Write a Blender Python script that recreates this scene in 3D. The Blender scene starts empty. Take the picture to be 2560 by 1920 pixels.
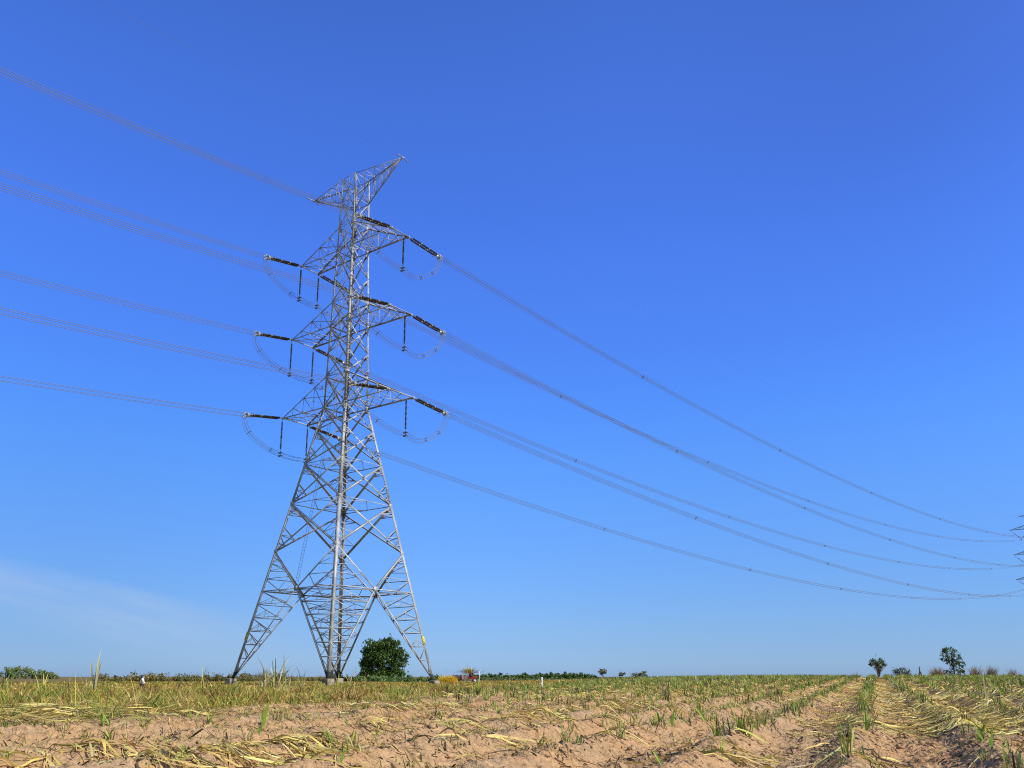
import bpy, math, random
import numpy as np
from mathutils import Vector
rng = np.random.default_rng(7)
random.seed(7)
R = math.radians
S = bpy.context.scene
COL = S.collection

# ------------------------------------------------------------------ camera model (eye at the origin, looking along +Y)
PITCH, FPX, PPX, PPY = R(15.018), 2144.0, 1217.74, 1116.37     # in pixels of the 2560 x 1920 photograph
EYE = 0.9                                                       # eye height over the soil at the camera

def ray(px, py):
    X = (px - PPX) / FPX; U = -(py - PPY) / FPX
    d = np.array([X, math.cos(PITCH) - U * math.sin(PITCH), math.sin(PITCH) + U * math.cos(PITCH)])
    return d
def at(px, py, r):
    d = ray(px, py); return d * (r / math.hypot(d[0], d[1]))
PXM = lambda r: r / 2298.0                                      # metres per photo pixel (vertical) near the horizon at range r

# ------------------------------------------------------------------ value noise
def _hash(ix, iy, seed):
    h = (ix.astype(np.int64) * 374761393 + iy.astype(np.int64) * 668265263 + seed * 974634777) & 0x7fffffff
    h = ((h ^ (h >> 13)) * 1274126177) & 0x7fffffff
    return ((h ^ (h >> 16)) & 0xffff) / 65535.0
def vnoise(x, y, seed=0):
    x = np.asarray(x, float); y = np.asarray(y, float)
    ix = np.floor(x); iy = np.floor(y); fx = x - ix; fy = y - iy
    fx = fx * fx * (3 - 2 * fx); fy = fy * fy * (3 - 2 * fy)
    a = _hash(ix, iy, seed); b = _hash(ix + 1, iy, seed); c = _hash(ix, iy + 1, seed); d = _hash(ix + 1, iy + 1, seed)
    return (a + (b - a) * fx) * (1 - fy) + (c + (d - c) * fx) * fy
def fbm(x, y, seed=0, o=4):
    s = 0; a = .5; t = 0
    for i in range(o):
        s = s + a * vnoise(x * 2 ** i + 17.3 * i, y * 2 ** i - 9.1 * i, seed + i); t += a; a *= .5
    return s / t
def sm(x, a, b):
    t = np.clip((np.asarray(x, float) - a) / (b - a), 0, 1); return t * t * (3 - 2 * t)

# ------------------------------------------------------------------ terrain
ROWAZ = R(23.6); ROWD = np.array([math.sin(ROWAZ), math.cos(ROWAZ)]); ROWN = np.array([math.cos(ROWAZ), -math.sin(ROWAZ)])
ROWW = 1.5
def base_h(x, y):
    r = np.hypot(x, y); az = np.degrees(np.arctan2(x, y))
    w = sm(az, -4, 17)
    z = -EYE - .12 * sm(r, 30, 110) * (1 - w) + w * (.63 * sm(r, 14, 108) - .7 * sm(r, 135, 300))
    z = z - .42 * np.exp(-(((x + 33) / 14) ** 2 + ((y - 80) / 16) ** 2))
    return z
def row_q(x, y): return x * ROWN[0] + y * ROWN[1]
def row_s(x, y): return x * ROWD[0] + y * ROWD[1]
def _g0(px, py):
    d = ray(px, py); t = 1.0
    for t in np.linspace(8, 400, 20000):
        f = t / math.hypot(d[0], d[1]); p = d * f
        if p[2] <= base_h(p[0], p[1]): return p
    return d * 200
_p = _g0(2129, 1869); _p2 = _g0(2172, 1786)
Q0 = .5 * (row_q(_p[0], _p[1]) + row_q(_p2[0], _p2[1]))          # a planted row passes here
EDGE_P = np.array([-9.0, 14.0]); _ea = R(14.8); EDGE_N = np.array([-math.cos(_ea), math.sin(_ea)])   # points into the grass
def grass_d(x, y):
    return (x - EDGE_P[0]) * EDGE_N[0] + (y - EDGE_P[1]) * EDGE_N[1] + 3.2 * (fbm(x * .16, y * .16, 5, 3) - .5) * 2
def ground(x, y, fine=True):
    x = np.asarray(x, float); y = np.asarray(y, float)
    r = np.hypot(x, y); q = row_q(x, y) - Q0; s = row_s(x, y)
    f = (1 - sm(grass_d(x, y), -2, 2)) * (1 - sm(r, 110, 150))
    q2 = q + .22 * (fbm(s * .35, q * .35, 11, 2) - .5)
    ph = q2 / ROWW
    ridge = np.cos(2 * np.pi * ph)
    z = base_h(x, y) + f * (.105 * ridge + .03 * np.cos(4 * np.pi * ph))
    z = z + (.10 * (fbm(x * .45, y * .45, 21, 3) - .5) + .06 * (fbm(x * 1.6, y * 1.6, 31, 3) - .5)) * (.35 + .65 * f)
    if fine:
        # tyre lugs pressed in the furrows, clods and pits
        fur = sm(-ridge, .35, .9) * sm(fbm(s * .12, np.floor(ph) * 7.7, 41, 2), .38, .5)
        saw = np.mod(s / .26 + np.abs(np.mod(ph, 1) - .5) * 2.2, 1)
        z = z + f * fur * .075 * (np.minimum(saw * 1.4, (1 - saw) * 3.2) - .35)
        n = fbm(x * 5.5, y * 5.5, 51, 3)
        z = z + f * (.05 * (fbm(x * 9, y * 9, 55, 2) - .5) + .10 * np.abs(n - .5) * (.5 + fbm(x * .8, y * .8, 61, 2)) + .05 * (fbm(x * 15, y * 15, 71, 2) - .5) + .03 * np.abs(fbm(x * 26, y * 26, 75, 2) - .5))
        z = z - f * .10 * sm(fbm(x * 1.3, y * 1.3, 81, 2), .70, .82)
    return z
def gpt(px, py, rmax=300):
    d = ray(px, py); h = math.hypot(d[0], d[1])
    t = np.linspace(7, rmax, 6000); P = d[None] * (t / h)[:, None]
    b = np.nonzero(P[:, 2] <= ground(P[:, 0], P[:, 1], False))[0]
    return P[b[0]] if len(b) else P[-1]
def gz(x, y): return float(ground(np.array([x]), np.array([y]))[0])

# ------------------------------------------------------------------ mesh helper
def build(name, V, F, mats, parent=None, midx=None, col=None, smooth=False, loc=None):
    me = bpy.data.meshes.new(name)
    V = np.asarray(V, np.float32).reshape(-1, 3)
    Fl = [np.asarray(f, np.int32) for f in (F if isinstance(F, list) else [F]) if len(f)]
    loops = np.concatenate([f.ravel() for f in Fl]); tot = np.concatenate([np.full(len(f), f.shape[1], np.int32) for f in Fl])
    st = np.concatenate([[0], np.cumsum(tot)[:-1]]).astype(np.int32)
    me.vertices.add(len(V)); me.vertices.foreach_set('co', V.ravel())
    me.loops.add(len(loops)); me.loops.foreach_set('vertex_index', loops)
    me.polygons.add(len(tot)); me.polygons.foreach_set('loop_start', st); me.polygons.foreach_set('loop_total', tot)
    if midx is not None: me.polygons.foreach_set('material_index', np.asarray(midx, np.int32))
    if smooth: me.polygons.foreach_set('use_smooth', np.ones(len(tot), bool))
    me.update(calc_edges=True); me.validate()
    if col is not None:
        c = np.asarray(col, np.float32)
        if c.ndim == 2 and c.shape[1] == 3: c = np.concatenate([c, np.ones((len(c), 1), np.float32)], 1)
        a = me.color_attributes.new('Col', 'FLOAT_COLOR', 'POINT'); a.data.foreach_set('color', c.ravel())
    for m in (mats if isinstance(mats, (list, tuple)) else [mats]): me.materials.append(m)
    o = bpy.data.objects.new(name, me); COL.objects.link(o)
    if parent is not None: o.parent = parent
    if loc is not None: o.location = loc
    return o
def tag(o, label=None, cat=None, group=None, kind=None):
    if label: o['label'] = label
    if cat: o['category'] = cat
    if group: o['group'] = group
    if kind: o['kind'] = kind
    return o
def thing(name, loc, label, cat, group=None):
    o = bpy.data.objects.new(name, None); o.empty_display_size = .2; COL.objects.link(o); o.location = loc
    return tag(o, label, cat, group)

class MB:
    """collects simple solids in world space; .obj() links them as one mesh (relative to the parent's location)"""
    def __init__(s): s.V = []; s.F = {}; s.n = 0; s.M = {}
    def add(s, V, F, m=0):
        V = np.asarray(V, float); 
        for f in F:
            k = len(f); s.F.setdefault(k, []).append([i + s.n for i in f]); s.M.setdefault(k, []).append(m)
        s.V.append(V); s.n += len(V)
    def angle(s, p, q, a, b, w, m=0, t=None):
        p = np.asarray(p, float); q = np.asarray(q, float); ax = q - p; L = np.linalg.norm(ax)
        if L < 1e-6: return
        ax /= L; a = np.asarray(a, float); b = np.asarray(b, float)
        a = a - ax * (a @ ax); a /= np.linalg.norm(a) + 1e-9
        b = b - ax * (b @ ax); b = b - a * (b @ a); b /= np.linalg.norm(b) + 1e-9
        t = t or max(.1 * w, .01)
        pr = [(0, 0), (w, 0), (w, t), (t, t), (t, w), (0, w)]
        V = [e + a * u + b * v for e in (p, q) for u, v in pr]
        F = [[i, (i + 1) % 6, 6 + (i + 1) % 6, 6 + i] for i in range(6)] + [[0, 3, 2, 1], [0, 5, 4, 3], [6, 7, 8, 9], [6, 9, 10, 11]]
        s.add(V, F, m)
    def mem(s, p, q, n, w, m=0):
        """a lattice member: one flange in the face with outward normal n, the other turned inward"""
        p = np.asarray(p, float); q = np.asarray(q, float); ax = q - p; L = np.linalg.norm(ax)
        if L < 1e-6: return
        ax /= L; n = np.asarray(n, float); a = np.cross(n, ax); a /= np.linalg.norm(a) + 1e-9
        if a[2] > 0: a = -a
        off = -a * w * .5 + n * .004 * random.uniform(-1, 1)
        s.angle(p + off, q + off, a, -n, w, m)
    def box(s, c, d, R3=None, m=0):
        c = np.asarray(c, float); d = np.asarray(d, float) / 2
        V = np.array([[x, y, z] for x in (-1, 1) for y in (-1, 1) for z in (-1, 1)], float) * d
        if R3 is not None: V = V @ np.asarray(R3).T
        s.add(V + c, [[0, 1, 3, 2], [4, 6, 7, 5], [0, 4, 5, 1], [2, 3, 7, 6], [0, 2, 6, 4], [1, 5, 7, 3]], m)
    def tube(s, P, r, k=6, m=0, cap=True):
        P = np.asarray(P, float); n = len(P); r = np.full(n, r) if np.isscalar(r) else np.asarray(r, float)
        T = np.gradient(P, axis=0); T /= np.linalg.norm(T, axis=1)[:, None] + 1e-12
        up = np.array([0, 0, 1.0]) if abs(T[0][2]) < .9 else np.array([1.0, 0, 0])
        u = np.cross(T[0], up); u /= np.linalg.norm(u); V = []
        for i in range(n):
            u = u - T[i] * (u @ T[i]); u /= np.linalg.norm(u) + 1e-12; v = np.cross(T[i], u)
            for j in range(k):
                a = 2 * np.pi * j / k; V.append(P[i] + r[i] * (np.cos(a) * u + np.sin(a) * v))
        F = [[i * k + j, i * k + (j + 1) % k, (i + 1) * k + (j + 1) % k, (i + 1) * k + j] for i in range(n - 1) for j in range(k)]
        if cap: F += [list(range(k))[::-1], [(n - 1) * k + j for j in range(k)]]
        s.add(V, F, m)
    def lathe(s, p, q, prof, k=10, m=0):
        """profile of (distance along p->q, radius, material)"""
        p = np.asarray(p, float); q = np.asarray(q, float); ax = q - p; L = np.linalg.norm(ax); ax /= L
        up = np.array([0, 0, 1.0]) if abs(ax[2]) < .9 else np.array([1.0, 0, 0])
        u = np.cross(ax, up); u /= np.linalg.norm(u); v = np.cross(ax, u); V = []
        for d, r, *_ in prof:
            for j in range(k):
                a = 2 * np.pi * j / k; V.append(p + ax * d + r * (np.cos(a) * u + np.sin(a) * v))
        base = s.n; s.V.append(np.array(V)); s.n += len(V)
        for i in range(len(prof) - 1):
            mm = prof[i][2] if len(prof[i]) > 2 else m
            for j in range(k):
                s.F.setdefault(4, []).append([base + i * k + j, base + i * k + (j + 1) % k, base + (i + 1) * k + (j + 1) % k, base + (i + 1) * k + j]); s.M.setdefault(4, []).append(mm)
    def obj(s, name, mats, parent=None, smooth=False, col=None):
        V = np.concatenate(s.V); 
        if parent is not None:
            p = parent; off = np.zeros(3)
            while p is not None: off = off + np.array(p.location); p = p.parent
            V = V - off
        ks = sorted(s.F)
        return build(name, V, [np.array(s.F[k]) for k in ks], mats, parent, np.concatenate([s.M[k] for k in ks]), col, smooth)

# ------------------------------------------------------------------ materials
def mat(name, rgb, rough=.6, var=.15, scale=3., metallic=0, spec=.3, vcol=False, bump=0, trans=0, rgb2=None):
    m = bpy.data.materials.new(name); m.use_nodes = True; N = m.node_tree.nodes; L = m.node_tree.links
    b = N['Principled BSDF']; b.inputs['Roughness'].default_value = rough; b.inputs['Metallic'].default_value = metallic
    b.inputs['Specular IOR Level'].default_value = spec
    tc = N.new('ShaderNodeTexCoord'); nz = N.new('ShaderNodeTexNoise'); nz.inputs['Scale'].default_value = scale; nz.inputs['Detail'].default_value = 5
    L.new(tc.outputs['Object'], nz.inputs['Vector'])
    mr = N.new('ShaderNodeMapRange'); mr.inputs[1].default_value = .3; mr.inputs[2].default_value = .7
    mr.inputs[3].default_value = 1 - var; mr.inputs[4].default_value = 1 + var; L.new(nz.outputs['Fac'], mr.inputs[0])
    mx = N.new('ShaderNodeMix'); mx.data_type = 'RGBA'; mx.blend_type = 'MULTIPLY'; mx.inputs[0].default_value = 1
    if vcol:
        a = N.new('ShaderNodeVertexColor'); a.layer_name = 'Col'; L.new(a.outputs['Color'], mx.inputs[6])
    else: mx.inputs[6].default_value = (*rgb, 1)
    L.new(mr.outputs[0], mx.inputs[7]); out = mx.outputs[2]
    if rgb2 is not None:
        m2 = N.new('ShaderNodeMix'); m2.data_type = 'RGBA'; n2 = N.new('ShaderNodeTexNoise'); n2.inputs['Scale'].default_value = scale * .4
        L.new(tc.outputs['Object'], n2.inputs['Vector']); r2 = N.new('ShaderNodeMapRange'); r2.inputs[1].default_value = .5; r2.inputs[2].default_value = .62
        L.new(n2.outputs['Fac'], r2.inputs[0]); L.new(r2.outputs[0], m2.inputs[0]); L.new(out, m2.inputs[6]); m2.inputs[7].default_value = (*rgb2, 1); out = m2.outputs[2]
    L.new(out, b.inputs['Base Color'])
    if bump:
        bp = N.new('ShaderNodeBump'); bp.inputs['Strength'].default_value = bump; bp.inputs['Distance'].default_value = .02
        n3 = N.new('ShaderNodeTexNoise'); n3.inputs['Scale'].default_value = scale * 4; L.new(tc.outputs['Object'], n3.inputs['Vector'])
        L.new(n3.outputs['Fac'], bp.inputs['Height']); L.new(bp.outputs['Normal'], b.inputs['Normal'])
    if trans:
        t = N.new('ShaderNodeBsdfTranslucent'); L.new(out, t.inputs['Color']); ms = N.new('ShaderNodeMixShader'); ms.inputs[0].default_value = trans
        L.new(b.outputs[0], ms.inputs[1]); L.new(t.outputs[0], ms.inputs[2]); L.new(ms.outputs[0], N['Material Output'].inputs['Surface'])
    return m
STEEL = mat('galvanized_steel', (.41, .41, .395), .5, .2, 1.3, .1, .4, rgb2=(.28, .285, .28))
TAR = mat('black_coating', (.025, .024, .022), .7, .2, 4)
CONC = mat('weathered_concrete', (.32, .27, .19), .9, .25, 3, bump=.4, rgb2=(.21, .17, .11))
YEL = mat('yellow_plate', (.72, .58, .04), .5, .08, 4)
INK = mat('dark_ink', (.05, .045, .02), .7, .1, 4)
GLAZE = mat('brown_glaze', (.030, .020, .014), .22, .2, 3, 0, .6)
PALE = mat('pale_glaze', (.30, .28, .25), .3, .08, 3, 0, .5)
ALU = mat('aluminium_fitting', (.33, .34, .34), .4, .1, 3, .3, .5)
WIRE = mat('aluminium_wire', (.15, .15, .16), .5, .1, .5, .2, .4)
WHITE = mat('white_paint', (.80, .79, .75), .6, .06, 3, rgb2=(.70, .67, .58))
LEAFM = mat('leaf', (1, 1, 1), .55, .18, 2.5, 0, .3, vcol=True, trans=.22)
STRAWM = mat('dry_leaf', (1, 1, 1), .6, .22, 6, 0, .25, vcol=True, trans=.12)
GRASSM = mat('grass_blade', (1, 1, 1), .65, .15, .5, 0, .2, vcol=True, trans=.2)
BARK = mat('bark', (.10, .085, .065), .9, .3, 5, bump=.5)
CLODM = mat('soil_clod', (.42, .28, .15), .95, .22, 6, 0, .1, bump=.5)

def soil_mat():
    m = bpy.data.materials.new('dry_soil'); m.use_nodes = True; N = m.node_tree.nodes; L = m.node_tree.links
    b = N['Principled BSDF']; b.inputs['Roughness'].default_value = .95; b.inputs['Specular IOR Level'].default_value = .1
    tc = N.new('ShaderNodeTexCoord'); va = N.new('ShaderNodeVertexColor'); va.layer_name = 'Col'
    def noise(sc, det=6):
        n = N.new('ShaderNodeTexNoise'); n.inputs['Scale'].default_value = sc; n.inputs['Detail'].default_value = det
        L.new(tc.outputs['Object'], n.inputs['Vector']); return n
    n1 = noise(.7); n2 = noise(7); n3 = noise(38, 4)
    cr = N.new('ShaderNodeValToRGB'); cr.color_ramp.elements[0].position = .34; cr.color_ramp.elements[0].color = (.46, .305, .165, 1)
    cr.color_ramp.elements[1].position = .68; cr.color_ramp.elements[1].color = (.50, .29, .137, 1); L.new(n1.outputs['Fac'], cr.inputs[0])
    mr = N.new('ShaderNodeMapRange'); mr.inputs[1].default_value = .3; mr.inputs[2].default_value = .7; mr.inputs[3].default_value = .78; mr.inputs[4].default_value = 1.14; L.new(n2.outputs['Fac'], mr.inputs[0])
    mx = N.new('ShaderNodeMix'); mx.data_type = 'RGBA'; mx.blend_type = 'MULTIPLY'; mx.inputs[0].default_value = 1
    L.new(cr.outputs[0], mx.inputs[6]); L.new(mr.outputs[0], mx.inputs[7])
    mr3 = N.new('ShaderNodeMapRange'); mr3.inputs[1].default_value = .35; mr3.inputs[2].default_value = .65; mr3.inputs[3].default_value = .85; mr3.inputs[4].default_value = 1.1; L.new(n3.outputs['Fac'], mr3.inputs[0])
    m3 = N.new('ShaderNodeMix'); m3.data_type = 'RGBA'; m3.blend_type = 'MULTIPLY'; m3.inputs[0].default_value = 1
    L.new(mx.outputs[2], m3.inputs[6]); L.new(mr3.outputs[0], m3.inputs[7])
    # dry grass litter where the vertex mask says so
    g = N.new('ShaderNodeValToRGB'); g.color_ramp.elements[0].color = (.13, .10, .03, 1); g.color_ramp.elements[1].color = (.26, .19, .06, 1); L.new(n2.outputs['Fac'], g.inputs[0])
    m4 = N.new('ShaderNodeMix'); m4.data_type = 'RGBA'; sp = N.new('ShaderNodeSeparateColor'); L.new(va.outputs['Color'], sp.inputs[0])
    L.new(sp.outputs[0], m4.inputs[0]); L.new(m3.outputs[2], m4.inputs[6]); L.new(g.outputs[0], m4.inputs[7])
    # scattered darker crumbs of trash
    n5 = noise(22, 3); r5 = N.new('ShaderNodeMapRange'); r5.inputs[1].default_value = .60; r5.inputs[2].default_value = .66; L.new(n5.outputs['Fac'], r5.inputs[0])
    n6 = noise(.9, 3); r6 = N.new('ShaderNodeMapRange'); r6.inputs[1].default_value = .45; r6.inputs[2].default_value = .6; r6.inputs[4].default_value = .75; L.new(n6.outputs['Fac'], r6.inputs[0])
    mm = N.new('ShaderNodeMath'); mm.operation = 'MULTIPLY'; L.new(r5.outputs[0], mm.inputs[0]); L.new(r6.outputs[0], mm.inputs[1])
    m5 = N.new('ShaderNodeMix'); m5.data_type = 'RGBA'; L.new(mm.outputs[0], m5.inputs[0]); L.new(m4.outputs[2], m5.inputs[6]); m5.inputs[7].default_value = (.13, .085, .045, 1)
    L.new(m5.outputs[2], b.inputs['Base Color'])
    bp = N.new('ShaderNodeBump'); bp.inputs['Strength'].default_value = 1.0; bp.inputs['Distance'].default_value = .035
    n7 = noise(26, 6); L.new(n7.outputs['Fac'], bp.inputs['Height']); L.new(bp.outputs['Normal'], b.inputs['Normal'])
    return m
SOIL = soil_mat()

# ------------------------------------------------------------------ ground: one sheet, fine where the photograph looks
rad = np.concatenate([np.linspace(0, 6.5, 10)[1:], 7 * np.exp(np.arange(0, math.log(36 / 7), .0024)), 36 * np.exp(np.arange(0, math.log(70 / 36), .0040)), 70 * np.exp(np.arange(0, math.log(170 / 70), .012)), 172 * np.exp(np.arange(0, math.log(6000 / 172), .07)), [6500]])
ang = np.concatenate([np.arange(-180, -39, 3.0), np.arange(-39, 40, .105), np.arange(40, 180.1, 3.0)])
RR, AA = np.meshgrid(rad, np.radians(ang), indexing='ij'); X = RR * np.sin(AA); Y = RR * np.cos(AA)
Z = ground(X, Y); nr, na = X.shape
idx = np.arange(nr * na).reshape(nr, na)
F = np.stack([idx[:-1, :-1], idx[:-1, 1:], idx[1:, 1:], idx[1:, :-1]], -1).reshape(-1, 4)[:, ::-1]
gm = sm(grass_d(X, Y), -2.5, 1.5) * .92
rr_ = np.hypot(X, Y); gm = np.maximum(gm, sm(rr_, 115, 140)); 
col = np.stack([gm.ravel()] * 3, -1)
V = np.stack([X, Y, Z], -1).reshape(-1, 3)
V = np.concatenate([V, [[0, 0, gz(0, 0)]]]); col = np.concatenate([col, [[0, 0, 0]]])
fan = np.stack([idx[0, :-1], np.full(na - 1, nr * na), idx[0, 1:]], -1)
tag(build('ground', V, [F, fan[:, ::-1]], SOIL, col=col, smooth=True), 'bare sandy peach soil of the ploughed field', None, None, 'structure')

# ------------------------------------------------------------------ palettes (linear)
def pick(pal, n, jit=.12):
    pal = np.array(pal); w = pal[:, 3] / pal[:, 3].sum(); i = rng.choice(len(pal), n, p=w)
    return np.clip(pal[i, :3] * (1 + jit * rng.standard_normal((n, 1))) * (1 + .05 * rng.standard_normal((n, 3))), .004, .95)
GRASSP = [(.46, .31, .06, 4), (.54, .36, .07, 3), (.36, .28, .05, 3), (.22, .23, .035, 2), (.14, .19, .03, .8), (.62, .48, .16, 2), (.30, .16, .045, 1.0)]
STRAWP = [(.50, .50, .13, 1.3), (.68, .53, .15, 5), (.70, .58, .22, 3.2), (.52, .38, .10, 3), (.40, .27, .08, 2), (.26, .18, .08, 1.8), (.13, .09, .05, 1.2), (.46, .38, .22, .8)]
GREENP = [(.16, .29, .026, 4), (.23, .35, .033, 3), (.11, .21, .028, 1.6), (.34, .38, .05, 2.4)]
YGREENP = [(.30, .36, .05, 3), (.40, .40, .08, 2), (.20, .30, .04, 2), (.50, .44, .14, 1.5), (.62, .56, .30, 1)]

# ------------------------------------------------------------------ blades
def blades(P, H, W, az, lean, bend, nseg=4, twist=None):
    """upright ribbons: base points P (n,3); lean = tilt at base, bend = extra tilt at the tip (radians)"""
    n = len(P); t = np.linspace(0, 1, nseg + 1); ang_ = lean[:, None] + bend[:, None] * t[None] ** 1.5
    d = np.stack([np.sin(az), np.cos(az)], -1); ds = (H / nseg)[:, None]
    h = np.concatenate([np.zeros((n, 1)), np.cumsum(np.sin(ang_[:, 1:]) * ds, 1)], 1); z = np.concatenate([np.zeros((n, 1)), np.cumsum(np.cos(ang_[:, 1:]) * ds, 1)], 1)
    C = P[:, None, :] + np.concatenate([d[:, None, :] * h[..., None], z[..., None]], -1)
    tw = az + (np.pi / 2 if twist is None else np.pi / 2 + twist)
    sd = np.stack([np.sin(tw), np.cos(tw), np.zeros(n)], -1)
    wp = np.minimum(1, 2.2 * (t + .18)) * np.sqrt(np.clip(1 - t ** 2.2, 0, 1)); wp[-1] = .04
    o = sd[:, None, :] * (W[:, None] * wp[None] / 2)[..., None]
    V = np.stack([C - o, C + o], 2).reshape(-1, 3)
    b = (np.arange(n) * 2 * (nseg + 1))[:, None] + (np.arange(nseg) * 2)[None]
    F = np.stack([b, b + 1, b + 3, b + 2], -1).reshape(-1, 4)
    return V, F, 2 * (nseg + 1)

def U(a, b, n): return rng.uniform(a, b, n)

# ------------------------------------------------------------------ grass (left strip behind the field edge)
def scatter(n, r0, r1, a0, a1, power=1.0):
    u = rng.random(n); r = (r0 ** power + u * (r1 ** power - r0 ** power)) ** (1 / power); a = np.radians(U(a0, a1, n))
    return r * np.sin(a), r * np.cos(a), r
x, y, r = scatter(560000, 12, 175, -38, 37, 1.15)
gd = grass_d(x, y); patch = fbm(x * .35, y * .35, 91, 3)
keep = (rng.random(len(x)) < sm(gd, -5.0 + (patch - .5) * 9, 3.8)) & (rng.random(len(x)) < .35 + 1.1 * patch)
keep |= (rng.random(len(x)) < .006) & (r < 40)
# weeds creeping into the lower left corner
keep |= (gd > -9) & (x < -5.5) & (fbm(x * .9, y * .9, 97, 2) > .6) & (rng.random(len(x)) < .5)
x, y, r = x[keep], y[keep], r[keep]; n = len(x)
tall = fbm(x * .22, y * .22, 93, 2)
H = U(.16, .50, n) * (.5 + 1.1 * tall) * (1 + .25 * sm(r, 30, 80)); H *= .5 + .5 * sm(grass_d(x, y), -1, 5)
H *= 1 - .5 * sm(r, 28, 70); azp = np.degrees(np.arctan2(x, y)); H *= 1 - .72 * np.exp(-((azp + 21.1) / .9) ** 2) * sm(r, 50, 62) * (1 - sm(r, 88, 96))
W = np.maximum(.008, r * .00062) * U(.7, 1.5, n)
P = np.stack([x, y, ground(x, y, False) - .015], -1)
V, F, k = blades(P, H, W, U(0, 2 * np.pi, n), U(0, .9, n), U(0, 2.0, n), 3, U(-1.5, 1.5, n))
c = pick(GRASSP, n); green = sm(fbm(x * .13, y * .13, 95, 3), .5, .66) * (1 - .8 * sm(r, 40, 100))
gi = rng.random(n) < green * .6; c[gi] = pick([(.17, .24, .035, 3), (.26, .30, .05, 2), (.11, .18, .03, 1)], gi.sum())
tone = .72 + .62 * fbm(x * .7, y * .7, 98, 3); c = c * tone[:, None]
# taller tufts and leafy weeds that break up the strip
nt = 900; tx_, ty_, tr_ = scatter(nt * 3, 14, 120, -37, 30, 1.2); kk = grass_d(tx_, ty_) > -.5; tx_, ty_, tr_ = tx_[kk][:nt], ty_[kk][:nt], tr_[kk][:nt]; nt = len(tx_)
kind_ = rng.choice(4, nt, p=[.38, .22, .22, .18]); per = 55; ti = np.repeat(np.arange(nt), per); n2 = len(ti)
sz_ = (U(.5, 1.25, nt) * (1 + .6 * (rng.random(nt) < .16)) * (1 - .45 * sm(tr_, 28, 70)))[ti]; x2 = tx_[ti] + rng.normal(0, .16, n2) * sz_; y2 = ty_[ti] + rng.normal(0, .16, n2) * sz_; r2 = np.hypot(x2, y2)
P2 = np.stack([x2, y2, ground(x2, y2, False) - .02], -1)
V2, F2, k2 = blades(P2, U(.25, .72, n2) * sz_, np.maximum(.012, r2 * .0007) * U(.8, 1.9, n2), U(0, 6.28, n2), U(0, .8, n2), U(0, 2.2, n2), 3, U(-1.5, 1.5, n2))
TP = [[(.62, .48, .17, 2), (.50, .36, .10, 2)], [(.15, .23, .035, 3), (.24, .30, .05, 2)], [(.30, .17, .05, 2), (.22, .12, .04, 2), (.40, .26, .08, 1)], [(.40, .36, .06, 2), (.30, .32, .05, 2)]]
c2 = np.zeros((n2, 3))
for q_ in range(4): mk = kind_[ti] == q_; c2[mk] = pick(TP[q_], mk.sum(), .15)
xw, yw, rw = scatter(7500, 9, 60, -37, 24, 1.3); gw = grass_d(xw, yw); kk = (gw < 1) & (gw > -16 - 8 * (xw < -3)) & (fbm(xw * .45, yw * .45, 141, 3) > .48); xw, yw = xw[kk], yw[kk]; nw = len(xw); kw = rng.choice(4, nw, p=[.30, .34, .12, .24]); per = 12; ti2 = np.repeat(np.arange(nw), per); n3 = len(ti2)
s3 = U(.4, 1.2, nw)[ti2]; x3 = xw[ti2] + rng.normal(0, .09, n3) * s3; y3 = yw[ti2] + rng.normal(0, .09, n3) * s3; r3 = np.hypot(x3, y3)
V3, F3, k3 = blades(np.stack([x3, y3, ground(x3, y3) - .02], -1), U(.07, .26, n3) * s3, np.maximum(.007, r3 * .00055) * U(.8, 1.8, n3), U(0, 6.28, n3), U(0, 1.0, n3), U(0, 1.6, n3), 3, U(-1.5, 1.5, n3))
c3 = np.zeros((n3, 3))
for q_ in range(4): mk = kw[ti2] == q_; c3[mk] = pick(TP[q_], mk.sum(), .15)
V = np.concatenate([V, V2]); F = np.concatenate([F, F2 + n * k]); c = np.concatenate([c, c2]); V = np.concatenate([V, V3]); F = np.concatenate([F, F3 + (n + n2) * k]); c = np.concatenate([c, c3]); assert k == k2 == k3
tag(build('grass', V, F, GRASSM, col=np.repeat(c, k, 0)), 'ochre and olive dry grass strip along the field edge', 'grass', None, 'stuff')

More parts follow.
